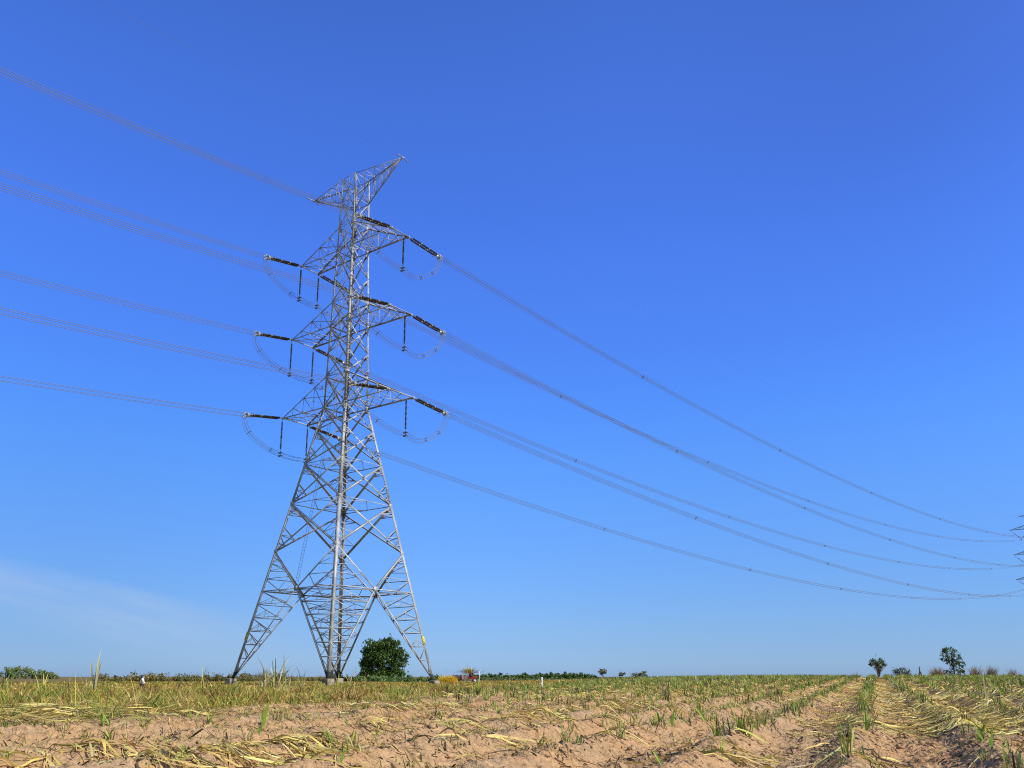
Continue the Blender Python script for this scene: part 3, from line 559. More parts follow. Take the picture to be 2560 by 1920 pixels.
# dark belt far behind the field, with trees sticking out of it
def belt(name, u0, u1, ytop, ybase, r, pal, n, leaf, label, cat, seed, step=7, kind='stuff', depth=4., jit=.25):
    VV, FF, CC, o = [], [], [], 0; us = np.arange(u0, u1, step)
    for i, u in enumerate(us):
        j = rng.uniform(-jit, jit); yt = ytop(u) if callable(ytop) else ytop; pm = PXM(r); H = (ybase - yt) * pm * (1 + j); b = at(u + rng.uniform(-3, 3), ybase, r + rng.uniform(-depth, depth))
        v, f, c = leaf_cloud((b[0], b[1], b[2] + H * .45), (step * pm * 1.0, step * pm * 1.0, H * .5), n, leaf, pal, 8, .4, .3, seed + i)
        VV.append(v); FF.append(f + o); CC.append(c); o += len(v)
    return tag(build(name, np.concatenate(VV), np.concatenate(FF), LEAFM, col=np.concatenate(CC)), label, cat, None, kind)
DK = [(.10, .18, .035, 3), (.14, .22, .05, 2), (.07, .12, .03, 2)]
belt('treeline', 1175, 1492, lambda u: 1684.5 + (3 if u < 1290 else 0) + (4 * (u - 1440) / 50 if u > 1440 else 0), 1706, 420, DK, 330, .42, 'dark green belt of distant trees right of the farm truck', 'tree belt', 300, 3, jit=.10, depth=9)
belt('treeline', 1490, 1720, lambda u: 1696, 1702, 520, [(.09, .10, .05, 1), (.12, .12, .06, 1)], 50, .5, 'low thin far scrub along the horizon right of the umbrella tree', 'far scrub', 380, 6)
BELT = [(1223, 1685, 8, 'first little tree above the dark belt, nearest the truck'), (1237, 1686, 9, 'second little tree above the dark belt from the truck'), (1251, 1683, 9, 'third little tree above the dark belt from the truck'), (1313, 1681, 9, 'little tree above the belt left of the white post'), (1366, 1684, 8, 'little tree above the belt just right of the white post'), (1376, 1684, 11, 'broader little tree beside the one right of the post'), (1413, 1681, 9, 'left of two twin little trees above the belt'), (1424, 1682, 9, 'right of two twin little trees above the belt'), (1454, 1682, 8, 'last little tree above the right part of the belt')]
for i, (u, yt, w, lb) in enumerate(BELT): tree(u, yt, 1700, w, 440, lb, [(.13, .17, .08, 1), (.10, .14, .08, 1)], 150, .45, .12, .35, 8, 60 + i, .3, .3, group='little trees above the dark belt', limbn=3)
GU = [(.23, .24, .14, 2), (.18, .20, .12, 2), (.27, .26, .17, 1)]
tree(1508, 1671, 1702, 27, 400, 'umbrella-shaped sparse tree with pale stem on the horizon', GU, 420, .4, .22, .5, 16, 71, .5, .2, blobs=[(0, .80, .42, .17, 3), (-.22, .62, .2, .12, 1), (.2, .6, .2, .12, 1)], flat=1.2)
tree(1556, 1680, 1702, 20, 400, 'flat-topped thin tree right of the umbrella tree', GU, 260, .36, .13, .5, 12, 72, .5, .22, blobs=[(0, .78, .5, .18, 3), (-.3, .6, .2, .12, 1)], flat=1.2)
tree(1590, 1682, 1702, 26, 400, 'low sprawling tree left of the last horizon tree', GU, 330, .4, .14, .2, 14, 73, .4, .25)
tree(1608, 1679, 1702, 24, 400, 'rounded olive tree, last of the horizon trees', GU, 420, .4, .16, .15, 16, 74, .4, .24)
# right: bushes on the crest
GV = [(.10, .13, .045, 2), (.13, .15, .055, 2), (.07, .09, .035, 1)]
VB = tree(2198, 1648, 1694, 42, 122, 'vase-shaped bush with bare stems on the right crest', GV, 1500, .085, .07, .5, 30, 81, .4, .22, name='bush', cat='bush',
     blobs=[(0, .80, .46, .18, 3), (-.25, .66, .26, .18, 1.4), (.27, .6, .24, .2, 1.4), (0, .5, .32, .22, .8)])
m = MB()
for i in range(46):
    a = rng.uniform(0, 6.28); t = rng.uniform(.1, 1); top = np.array([math.cos(a) * t * .95, math.sin(a) * t * .95, rng.uniform(1.2, 2.0)])
    m.tube([(rng.normal(0, .06), rng.normal(0, .06), -.3), top * np.array([.28, .28, .5]), top], [.03, .02, .006], 5)
build('stems', np.concatenate(m.V), [np.array(m.F[k]) for k in sorted(m.F)], mat('grey_stem', (.17, .13, .10), .9, .3, 5), VB)
tree(2256, 1671, 1694, 46, 135, 'low rounded grey-green bush right of the vase-shaped bush', [(.13, .13, .065, 2), (.09, .10, .05, 2), (.17, .15, .08, 1)], 900, .095, .05, 0, 26, 82, .4, .22, name='bush', cat='bush')
tree(2387, 1624, 1695, 54, 128, 'open tall green tree on the right horizon', [(.11, .17, .05, 2), (.14, .20, .06, 2), (.08, .12, .04, 1)], 3400, .085, .10, 0, 130, 83, .4, .14,
     blobs=[(-.06, .84, .34, .15, 2.4), (-.28, .62, .24, .2, 1.4), (.18, .62, .26, .18, 1.4), (.02, .5, .3, .2, 1.2), (.34, .42, .2, .16, 1), (.30, .16, .22, .14, 1), (-.28, .14, .22, .13, 1.2), (0, .25, .3, .2, .8)], limbn=26)
DRY = [(.34, .26, .13, 2), (.26, .18, .09, 2), (.42, .33, .18, 1), (.2, .15, .08, 1)]
def dry_shrub(u, ytop, ybase, wpx, r, label, n=150, az=None):
    b = at(u, ybase, r); pm = PXM(r); H = (ybase - ytop) * pm; g = rng; P = np.concatenate([g.normal(0, wpx * pm * .14, (n, 2)), np.full((n, 1), -.2)], 1)
    root = thing('dry_shrub', tuple(b), label, 'shrub')
    v, f, k = blades(P, U(.5, 1.15, n) * (H + .2), np.full(n, .036), U(0, 6.28, n) if az is None else g.normal(az, .5, n), U(0, .6, n), U(0, .9, n), 5, U(-1, 1, n)); build('twigs', v, f, STRAWM, root, col=np.repeat(pick(DRY, n), k, 0))
    m = MB(); 
    for i in range(5): t = g.normal(0, .25, 2) * H; m.tube([(0, 0, -.2), (t[0] * .4, t[1] * .4, H * .35), (t[0], t[1], H * .75)], [.03, .02, .008], 5)
    build('stem', np.concatenate(m.V), [np.array(m.F[k]) for k in sorted(m.F)], BARK, root)
dry_shrub(2345, 1669, 1696, 46, 124, 'tan dry shrub left of the open tall tree', 420)
dry_shrub(2440, 1668, 1696, 24, 120, 'brown dry shrub right of the open tall tree', 240)
dry_shrub(2476, 1666, 1698, 36, 118, 'leaning dark dry shrub near the right edge', 260, 1.2)
dry_shrub(2535, 1672, 1698, 34, 118, 'sparse dry shrub close to the right picture edge', 110)
# scrub behind the pylon's left foot
SC = [(.15, .17, .04, 3), (.20, .17, .05, 2), (.26, .16, .06, 1.5), (.10, .13, .03, 2), (.32, .22, .07, 1)]
belt('scrub', 245, 890, lambda u: 1690 + 3 * math.sin(u * .05) - (4 if 540 < u < 700 else 0), 1712, 190, SC, 260, .17, 'low olive and brown scrub thicket along the left horizon', 'scrub', 400, 9, depth=6)
for i, (u, yt, w, lb) in enumerate([(398, 1686, 54, 'tallest olive bush right of the person'), (362, 1690, 36, 'ochre bush just behind the person'), (622, 1687, 70, 'dark rounded bush beside the left pylon foot'), (472, 1691, 36, 'small olive bush left of the yellow-green cane'), (545, 1689, 34, 'brown bush left of the left pylon foot')]):
    tree(u, yt, 1712, w, 172, lb, SC if i != 1 else [(.34, .22, .05, 2), (.2, .15, .05, 1)], 620, .16, .06, 0, 22, 90 + i, .4, .25, name='bush', cat='bush')
# green crop strip under the big tree, ochre dry heap, farm truck
belt('cassava_crop', 1205, 1490, lambda u: 1695.5, 1706, 190, [(.16, .22, .07, 2), (.22, .26, .10, 2), (.12, .17, .05, 1)], 110, .17, 'paler green crop strip below the dark tree belt', 'crop', 560, 7)
belt('cassava_crop', 890, 1105, lambda u: 1690.5, 1708, 158, [(.15, .24, .06, 2), (.20, .28, .08, 2), (.11, .18, .05, 1)], 230, .15, 'low green crop strip in front of the big tree', 'crop', 500, 8)
b = at(1120, 1712, 140); n = 1500; pm = PXM(140)
P = np.stack([b[0] + U(-1.35, 1.35, n), b[1] + U(-1, 1, n), np.full(n, b[2])], -1)
v, f, k = blades(P, U(.6, 1.75, n) * (1 - .25 * np.abs((P[:, 0] - b[0]) / 1.35) ** 3), np.full(n, .05), U(0, 6.28, n), U(0, .3, n), U(0, .9, n), 4, U(-1, 1, n))
hp = thing('dry_grass_clump', tuple(b), 'golden dry grass clump left of the farm truck', 'grass clump'); build('blades', v - b, f, GRASSM, hp, col=np.repeat(pick([(.74, .50, .04, 3), (.82, .62, .10, 2), (.55, .33, .03, 1)], n), k, 0))

# ------------------------------------------------------------------ farm truck beyond the grass
RED = mat('red_paint', (.38, .045, .03), .45, .25, 3, rgb2=(.28, .05, .03)); DRED = mat('dark_red_wood', (.13, .035, .03), .8, .3, 5); RUB = mat('rubber', (.03, .03, .03), .8, .2, 6); LAV = mat('lavender_cloth', (.42, .38, .62), .9, .15, 4); DGREY = mat('dark_metal', (.10, .10, .11), .5, .2, 4)
tb = at(1166, 1709, 142); tx, ty, tz = tb
TR = thing('farm_truck', tuple(tb), 'small red farm truck with dark slatted bed behind the grass', 'truck')
def tobj(name, m, mt, par=None): return m.obj(name, mt, par or TR)
m = MB(); m.box((tx - .2, ty, tz + .52), (3.6, .16, .14)); m.box((tx - .2, ty + 1.1, tz + .52), (3.6, .16, .14)); m.box((tx - 1.6, ty + .55, tz + .52), (.14, 1.0, .12)); m.box((tx + 1.4, ty + .55, tz + .52), (.14, 1.0, .12)); tobj('chassis', m, DGREY)
m = MB(); m.box((tx - .95, ty + .55, tz + .63), (2.5, 1.5, .08))
for k in range(4):
    for yy in (-.2, 1.3): m.box((tx - .95, ty + yy, tz + .76 + k * .17), (2.5, .05, .10))
    m.box((tx - 2.2, ty + .55, tz + .76 + k * .17), (.05, 1.45, .10))
for xx in (-2.15, -1.55, -.95, -.35, .25):
    for yy in (-.24, 1.34): m.box((tx + xx, ty + yy, tz + 1.0), (.07, .05, .78))
tobj('slatted_bed', m, DRED)
m = MB(); m.box((tx + .72, ty + .55, tz + 1.1), (.72, 1.2, .85)); m.box((tx + .82, ty + .55, tz + 1.6), (.55, 1.0, .18)); m.box((tx + 1.35, ty + .55, tz + .85), (.55, .9, .5)); o = tobj('cab', m, RED)
bm_ = o.modifiers.new('b', 'BEVEL'); bm_.width = .04; bm_.segments = 2
m = MB(); m.box((tx + .72, ty - .06, tz + 1.22), (.5, .02, .36)); tobj('window', m, mat('dark_glass', (.04, .05, .06), .15, .1, 2), o)
for xx, rad_ in ((-1.5, .36), (1.35, .42)):
    for yy in (-.08, 1.2):
        w = MB(); w.lathe((tx + xx, ty + yy - .11, tz + rad_), (tx + xx, ty + yy + .11, tz + rad_), [(0, rad_ * .62), (.0, rad_ * .9), (.05, rad_), (.17, rad_), (.22, rad_ * .9), (.22, rad_ * .62)], 18); wo = tobj('wheel', w, RUB)
        w = MB(); w.lathe((tx + xx, ty + yy - .115, tz + rad_), (tx + xx, ty + yy + .115, tz + rad_), [(0, .02), (0, rad_ * .35), (.04, rad_ * .63), (.19, rad_ * .63), (.23, rad_ * .35), (.23, .02)], 14); tobj('rim', w, WHITE, wo)
def load(name, c, ext, n, L, W, pal, label, cat, flat):
    P = np.stack([c[0] + rng.normal(0, ext[0], n), c[1] + U(-ext[1], ext[1], n), c[2] + U(0, ext[2], n)], -1)
    v, f, k = blades(P, U(.5, 1.2, n) * L, np.full(n, W), np.where(rng.random(n) < .5, np.pi / 2, -np.pi / 2) + rng.normal(0, .35, n), U(*flat, n), U(-.2, .5, n), 5, U(-1, 1, n))
    tag(build(name, v, f, LEAFM, col=np.repeat(pick(pal, n), k, 0)), label, cat)
load('cane_top_bundle', (tx + .5, ty + .5, tz + 1.55), (.75, .5, .45), 380, 1.3, .07, [(.10, .14, .06, 2), (.16, .20, .08, 2), (.3, .33, .15, 1)], 'green cane tops piled flat on the farm truck', 'cane bundle', (1.2, 1.65))
load('straw_bundle', (tx + .35, ty - .1, tz + 1.5), (.32, .4, .35), 320, .8, .06, [(.60, .45, .06, 3), (.5, .38, .08, 1), (.36, .36, .06, 1)], 'golden straw bundle heaped on top of the farm truck', 'straw bundle', (0, 1.2))
load('dry_grass_plume', (tx - .1, ty - .9, tz + .2), (.25, .2, .05), 40, 2.7, .03, [(.5, .4, .25, 1), (.6, .5, .36, 1)], 'wispy dry plumes rising in front of the farm truck', 'dry grass', (0, .28))
m = MB()
for i in range(7):
    zz = tz + 1.35 - i * .11; m.box((tx - .62 + .03 * math.sin(i * 1.7), ty - .30 - .02 * (i % 2), zz), (.32 + .05 * math.sin(i), .07, .13))
o = m.obj('cloth', LAV); tag(o, 'lavender cloth hung on the side of the truck bed', 'cloth'); o.modifiers.new('s', 'SUBSURF').levels = 1; o.modifiers['s'].render_levels = 1
m = MB(); pb = at(1198, 1709, 136); m.tube([(pb[0], pb[1], pb[2] - .3), (pb[0] + .02, pb[1], pb[2] + 1.0), (pb[0] + .05, pb[1], pb[2] + 1.95)], [.05, .045, .04], 8); m.box((pb[0] + .10, pb[1], pb[2] + 1.98), (.22, .1, .12))
tag(m.obj('pole', WHITE), 'thin whitish pole standing right of the farm truck', 'pole')

# white marker post
mb_ = at(1355, 1729, 62); px1 = PXM(62); root = thing('marker_post', tuple(mb_), 'short white marker post in the grass before the dark belt', 'marker post')
hp_, wd = 36 * px1, 5.0 * px1; m = MB(); m.box((mb_[0], mb_[1], mb_[2] + hp_ / 2 - .15), (wd, wd * .8, hp_ + .3)); o = m.obj('post', WHITE, root); bv = o.modifiers.new('b', 'BEVEL'); bv.width = .02; bv.segments = 2
m = MB()
for k, zz in enumerate((.92, .80, .71)):
    c = np.array([mb_[0] + .005, mb_[1] - wd * .4 - .004, mb_[2] + hp_ * zz]); m.box(c, (.022, .006, .07)); m.box(c + np.array([.016, 0, .03 - .04 * (k == 2)]), (.02, .006, .015))
m.obj('number_marks', INK, root)
m = MB(); p2 = gpt(1740, 1707); m.box((p2[0], p2[1], p2[2] + .25), (.05, .05, .46)); o = m.obj('stake', WHITE); tag(o, 'tiny pale stake at the far edge of the field', 'stake'); bv = o.modifiers.new('b', 'BEVEL'); bv.width = .02

# ------------------------------------------------------------------ the pylon
TC = np.array([-19.0302, 110.3714]); PHI = R(38.077); UU = np.array([math.sin(PHI), math.cos(PHI), 0]); VVv = np.array([UU[1], -UU[0], 0]); ZZ = np.array([0, 0, 1.0])
class Tower:
    def __init__(s, ctr, u, v, zs, ws): s.c = np.array([*ctr, 0.0]); s.u = u; s.v = v; s.zs = zs; s.ws = ws
    def w(s, z): return float(np.interp(z, s.zs, s.ws))
    def P(s, v, u, z): return s.c + s.v * v + s.u * u + ZZ * z
    def corner(s, i, z):
        cv, cu = ((1, -1), (1, 1), (-1, 1), (-1, -1))[i % 4]; w = s.w(z); return s.P(cv * w, cu * w, z)      # F R B L
    def fn(s, i): return (s.v, s.u, -s.v, -s.u)[i % 4]             # outward normal of the face between corner i and i+1
ZL = dict(top=69.68, pl=65.85, a1u=61.87, a1l=58.19, a2u=50.26, a2l=46.71, a3u=39.29, a3l=34.93, n1=31.70, n2=27.06, n3=21.67, n4=15.40, d=10.58, ft=-.42)
T = Tower(TC, UU, VVv, [-1.2, -.42, 34.93, 46.71, 58.19, 65.85, 70], [8.94, 8.79, 2.139, 1.918, 1.599, 1.383, 1.383])
TW = thing('transmission_tower', (TC[0], TC[1], -1.0), 'tall grey steel lattice pylon carrying six wire bundles over the field', 'pylon')
def face_X(m, T, i, z0, z1, w, red=0, wr=.07, belt_=True):
    n = T.fn(i); a0, b0, a1, b1 = T.corner(i, z0), T.corner(i + 1, z0), T.corner(i, z1), T.corner(i + 1, z1)
    m.mem(a0, b1, n, w); m.mem(b0 - n * .02, a1 - n * .02, n, w)
    if belt_: m.mem(a1, b1, n, w * .8)
    W0 = np.linalg.norm(b0 - a0); W1 = np.linalg.norm(b1 - a1); f = W0 / (W0 + W1); X = a0 + (b1 - a0) * f
    if red:
        # redundant members between the leg and the two half diagonals on each side
        for (p0, p1) in ((a0, a1), (b0, b1)):
            K = 4 if red > 1 else 3; lo = [p0 + (X - p0) * t for t in np.linspace(0, 1, K + 1)]; hi = [X + (p1 - X) * t for t in np.linspace(0, 1, K + 1)]
            dl = lo + hi[1:]; N_ = len(dl) - 1; lg = [p0 + (p1 - p0) * (np.dot(q - p0, p1 - p0) / np.dot(p1 - p0, p1 - p0)) for q in dl]
            dmax = .62 * np.linalg.norm(X - p0 - (p1 - p0) * (np.dot(X - p0, p1 - p0) / np.dot(p1 - p0, p1 - p0)))
            for j in range(1, N_):
                if np.linalg.norm(dl[j] - lg[j]) > dmax: continue
                m.mem(dl[j], lg[j], n, wr)
                if j < N_ / 2: m.mem(dl[j], lg[j + 1] if j + 1 < N_ / 2 else lg[j] * .5 + lg[j + 1] * .5, n, wr)
                elif j > N_ / 2: m.mem(dl[j], lg[j - 1] if j - 1 > N_ / 2 else lg[j] * .5 + lg[j - 1] * .5, n, wr)
    return X
m = MB()
for i in range(4):
    for a, b, w in (('pl', 'top', .10), ('a1u', 'pl', .11), ('a1l', 'a1u', .12)): face_X(m, T, i, ZL[a], ZL[b], w, 1, .055)
    for a, b, w in (('a2u', 'a1l', .14), ('a3u', 'a2l', .16)):
        zm = ZL[a] + (ZL[b] - ZL[a]) * .47; face_X(m, T, i, ZL[a], zm, w, 1, .06, False); face_X(m, T, i, zm, ZL[b], w, 1, .06)
    face_X(m, T, i, ZL['a2l'], ZL['a2u'], .14, 1, .06); face_X(m, T, i, ZL['a3l'], ZL['a3u'], .16, 1, .06)
    face_X(m, T, i, ZL['n1'], ZL['a3l'], .17, 1, .07); face_X(m, T, i, ZL['n2'], ZL['n1'], .19, 2, .075, False); face_X(m, T, i, ZL['n3'], ZL['n2'], .21, 2, .08, False); face_X(m, T, i, ZL['n4'], ZL['n3'], .22, 2, .085, False)
for z in (ZL['a1l'], ZL['a2l'], ZL['a3l'], ZL['a3u'], ZL['pl'], ZL['n2'], ZL['n3']):      # plan bracing
    M4 = [(T.corner(i, z) + T.corner(i + 1, z)) / 2 for i in range(4)]
    for i in range(4): m.mem(M4[i], M4[(i + 1) % 4], ZZ, .08)
    if z in (ZL['n2'], ZL['n3']):
        for i in range(4): m.mem(T.corner(i, z), T.corner(i + 1, z), T.fn(i), .09)
m.obj('body_lattice', STEEL, TW)
# the open base: inverted V in every face from n4 to the belt, then four trussed feet
m = MB(); zd = ZL['d'] - .2; ze = zd + 1.55; CN = []
for i in range(4):
    n = T.fn(i); A, B = T.corner(i, ZL['n4']), T.corner(i + 1, ZL['n4']); c = (T.corner(i, zd) + T.corner(i + 1, zd)) / 2; CN.append(c)
    for (p, leg) in ((A, i), (B, i + 1)):
        m.mem(p, c, n, .20); m.mem(T.corner(leg, zd), c, n, .13); el = T.corner(leg, ze); hit = c + (p - c) * .32
        m.mem(el, hit, n, .09); m.mem(el, (T.corner(leg, zd) + c) / 2, n, .08); m.mem(hit, (T.corner(leg, zd) + c) / 2, n, .07)
        for f in (.55, .78): q = c + (p - c) * f; m.mem(q, T.corner(leg, q[2] - .2), n, .07); m.mem(q, T.corner(leg, q[2] + .9 * (1 - f) * 2), n, .07)
    m.box(c + n * .03, (.62, .62, .62), np.stack([n, np.cross(ZZ, n), ZZ], 1) @ np.diag([.12, 1, 1]))
for i in range(4):
    m.mem(CN[i], CN[(i + 1) % 4], ZZ, .13); k0 = (CN[i] + CN[(i + 1) % 4]) / 2; m.mem(k0, T.corner(i + 1, zd), ZZ, .09)
    for f in (.5,): m.mem(CN[i] + (CN[(i + 1) % 4] - CN[i]) * f, CN[i] * .5 + T.corner(i + 1, zd) * .5, ZZ, .07); m.mem(k0, CN[(i + 1) % 4] * .5 + T.corner(i + 1, zd) * .5, ZZ, .07)
m.obj('base_lattice', STEEL, TW)
for i in range(4):
    A, B, C_ = T.fn(i - 1), T.fn(i), None; zf = ZL['ft'] - (.25 if i == 1 else 0)
    lg = MB(); ia = -A; ib = -B                                   # flanges lie in the two faces that meet at this corner
    br = [zf + 1.0, ZL['n3'], ZL['a3l'], ZL['a1l'], ZL['top'] + .1]; ww = [.36, .32, .26, .20]
    for k in range(4): lg.angle(T.corner(i, br[k]), T.corner(i, br[k + 1]), ib if False else ia, ib, ww[k], t=.035)
    for z in (ZL['n4'], ZL['n3'], ZL['a3l'], ZL['a3u'], ZL['a2l'], ZL['a2u'], ZL['a1l'], ZL['a1u']):
        for nn, other in ((A, B), (B, A)): lg.box(T.corner(i, z) + nn * .012 - other * .26, (.03, .55, .55), np.stack([nn, np.cross(ZZ, nn), ZZ], 1))
    lo = lg.obj('leg', STEEL, TW)
    # bottom metre coated black
    ct = MB(); ct.angle(T.corner(i, zf), T.corner(i, zf + 1.0), ia, ib, .40, t=.05)
    foot = T.corner(i, zf)
    tr = MB(); c1, c2 = CN[i % 4], CN[(i - 1) % 4]
    for c, n in ((c1, B), (c2, A)): tr.mem(foot + (c - foot) * .10, c, n, .17); ct.mem(foot + (c - foot) * .015, foot + (c - foot) * .10, n, .19)
    K = 6; pts = []
    for k in range(K + 1):
        f = .09 + .91 * k / K; z = zf + (zd - zf) * f; pts.append((T.corner(i, z), foot + (c1 - foot) * f, foot + (c2 - foot) * f))
    for k in range(K):
        l0, a0, b0 = pts[k]; l1, a1, b1 = pts[k + 1]
        tr.mem(l1, a1, B, .085) if k < K - 1 else None; tr.mem(l1, b1, A, .085) if k < K - 1 else None
        tr.mem(l1, a0, B, .08); tr.mem(l1, b0, A, .08); tr.mem(a1, b1, ZZ, .075); tr.mem(a0, b1, ZZ, .065)
        if k > 1:
            for (x0, x1, x2, n) in ((l1, a0, l0, B), (l1, b0, l0, A)): md = (x0 + x1) / 2; tr.mem(md, l0, n, .06); tr.mem(md, (l0 + x1) / 2, n, .05)
    tr.obj('leg_truss', STEEL, TW); ct.obj('black_base', TAR, lo)
    ft = MB(); gzz = gz(foot[0], foot[1]) - .4; hh = zf - .02 - gzz; c0 = np.array([foot[0], foot[1], gzz + hh / 2]); hh += .22; c0 = c0 + ZZ * .11; ft.box(c0, (1.0, 1.0, hh), np.stack([T.u, T.v, ZZ], 1));
    fo = ft.obj('footing', CONC, TW); bv = fo.modifiers.new('b', 'BEVEL'); bv.width = .07; bv.segments = 2
# cross-arms
TIPZ = {1: 58.126, 2: 46.626, 3: 34.932}; LA = {1: 9.154, 2: 9.816, 3: 10.446}; LB = {1: 9.22, 2: 9.739, 3: 10.241}; EE = {1: 1.671, 2: 1.995, 3: 2.278}
def tip(k, s, e): return T.P(s * (LB[k] if s > 0 else LA[k]), e * EE[k], TIPZ[k])
def arm(m, T, z0, z1, s, tips, w, nsub, wr, wc=None):
    """box arm from four body corners to two tips (or one)"""
    up = [T.P(s * T.w(z1), e * T.w(z1), z1) for e in (-1, 1)]; lo = [T.P(s * T.w(z0), e * T.w(z0), z0) for e in (-1, 1)]
    for e in (0, 1):
        n = T.u * (1 if e else -1); tp = tips[e]
        m.mem(up[e], tp, n, w); m.mem(lo[e], tp, n, w)
        for k in range(1, nsub):
            f = k / nsub; a = lo[e] + (tp - lo[e]) * f; b = up[e] + (tp - up[e]) * f; m.mem(a, b, n, wr)
            f0 = (k - 1) / nsub; m.mem(lo[e] + (tp - lo[e]) * f0, b, n, wr)
    for (q, nn) in ((lo, -ZZ), (up, ZZ)):
        for k in range(1, nsub + 1):
            f = k / nsub; a = q[0] + (tips[0] - q[0]) * f; b = q[1] + (tips[1] - q[1]) * f
            if np.linalg.norm(a - b) > .15 and (k < nsub or nn[2] < 0): m.mem(a, b, nn, wr if k < nsub else w)
            f0 = (k - 1) / nsub; c = (q[0] + (tips[0] - q[0]) * f0) if k % 2 else (q[1] + (tips[1] - q[1]) * f0); d = b if k % 2 else a; m.mem(c, d, nn, wr)
ANAME = {1: 'top', 2: 'middle', 3: 'bottom'}
for k in (1, 2, 3):
    for s in (1, -1):
        m = MB(); tp = (tip(k, s, -1), tip(k, s, 1)); arm(m, T, ZL['a%dl' % k], ZL['a%du' % k], s, tp, .17, 4, .075)
        for e in (0, 1): m.box(tp[e] + T.v * s * -.1, (.5, .16, .3), np.stack([T.v, T.u, ZZ], 1))
        m.obj('cross_arm', STEEL, TW)
PK = {}
for s in (1, -1):
    m = MB(); tp = T.P(s * 9.171, 0, 69.64); PK[s] = tp; arm(m, T, ZL['pl'], ZL['top'], s, (tp - T.u * .03, tp + T.u * .03), .12, 5, .06)
    m.box(tp, (.3, .2, .22), np.stack([T.v, T.u, ZZ], 1)); o = m.obj('earth_wire_peak', STEEL, TW)
    m = MB()
    for e in (-1, 1):
        q = tp + T.u * e * .35 + T.v * s * .1; m.tube([tp, q + ZZ * .15, q + T.u * e * .5], .045, 6); m.lathe(q + T.u * e * .5 - ZZ * .02, q + T.u * e * .75 - ZZ * .02, [(0, .05), (.02, .13), (.10, .13), (.12, .05), (.2, .04)], 8)
    m.obj('clamp', ALU, o)
# ladder on the near left face
m = MB(); n = T.fn(3); lp = [((T.corner(3, z) + T.corner(4, z)) / 2 + n * .06 - T.v * .35, z) for z in np.linspace(zd + .4, 70.6, 2)]
z = zd + .4; prev = None
def lad(z): return (T.corner(3, z) + T.corner(4, z)) / 2 - n * .15 - T.v * .28
Zs = list(np.arange(zd + .4, 70.6, 1.2)); ax = T.v
for e in (-1, 1): m.tube([lad(z) + ax * e * .24 for z in Zs], .022, 5)
for z in np.arange(zd + .5, 70.3, .42): m.tube([lad(z) - ax * .24, lad(z) + ax * .24], .014, 4)
m.obj('ladder', STEEL, TW)
# yellow phase plates on two legs
for i, zpx in ((3, 4.9), (1, 4.45)):
    A, B = T.fn(i - 1), T.fn(i); nn = A if i == 1 else B; other = B if i == 1 else A
    c = T.corner(i, zpx); axd = T.corner(i, zpx + 1) - T.corner(i, zpx); axd /= np.linalg.norm(axd); sd = np.cross(nn, axd); sd /= np.linalg.norm(sd); nv = np.cross(axd, sd)
    if sd @ other > 0: sd = -sd
    Rm = np.stack([nv, sd, axd], 1); pc = c + nv * (.03 if nv @ nn > 0 else -.03) + sd * .15; m = MB(); m.box(pc, (.02, .40, 1.0), Rm); o = m.obj('number_plate', YEL, TW)
    m = MB(); of = nv * (.014 if nv @ nn > 0 else -.014)
    for k in range(4): m.box(pc + of + axd * (.33 - .22 * k), (.006, .06, .13), Rm); m.box(pc + of + axd * (.30 - .22 * k) + sd * .05, (.006, .08, .03), Rm)
    m.obj('number_marks', INK, o)

# ------------------------------------------------------------------ insulators, jumpers, wires
LAZ = R(-139.7); RQ = dict(az=R(43.346), L=422.5, z={1: 65.589, 2: 53.476, 3: 41.85}, off=7.79, sag=13.116)
DL = np.array([math.sin(LAZ), math.cos(LAZ), 0]); DR = np.array([math.sin(RQ['az']), math.cos(RQ['az']), 0]); VR = np.array([DR[1], -DR[0], 0]); FAR = np.array([*TC, 0]) + DR * RQ['L']
def wl(k, s, t): b = tip(k, s, -1); return b + DL * t + ZZ * (-.2 - .1142 * t + .0003 * t * t)
def wr_(k, s, f):
    c0 = tip(k, s, 1); E_ = FAR + VR * s * RQ['off']; xy = c0 + (E_ - c0) * f; z0 = c0[2] - .2; z1 = RQ['z'][k]
    return np.array([xy[0], xy[1], z0 + (z1 - z0) * f - 4 * RQ['sag'] * f * (1 - f)])
def disc_chain(m, p, q, npale=(.34, .67), k=8, pitch=.165, R0=.15):
    L_ = np.linalg.norm(np.asarray(q) - np.asarray(p)); N_ = int(L_ / pitch); prof = [(0, .03, 0)]
    pi = [int(N_ * f) for f in npale]
    for j in range(N_):
        d = (j + .15) * pitch; mi = 1 if j in pi else 0; rr = R0 * (1.12 if mi else 1)
        prof += [(d, .05, mi), (d + .035, rr, mi), (d + .085, rr * .96, mi), (d + .11, .055, 0)]
    m.lathe(p, q, prof, k)
def frame_of(d): 
    d = d / np.linalg.norm(d); h = np.cross(d, ZZ); h /= np.linalg.norm(h); return d, h, np.cross(h, d)
LV = {1: 'topmost', 2: 'middle', 3: 'lowest'}; SD = {1: 'right', -1: 'left'}
CLP = {}
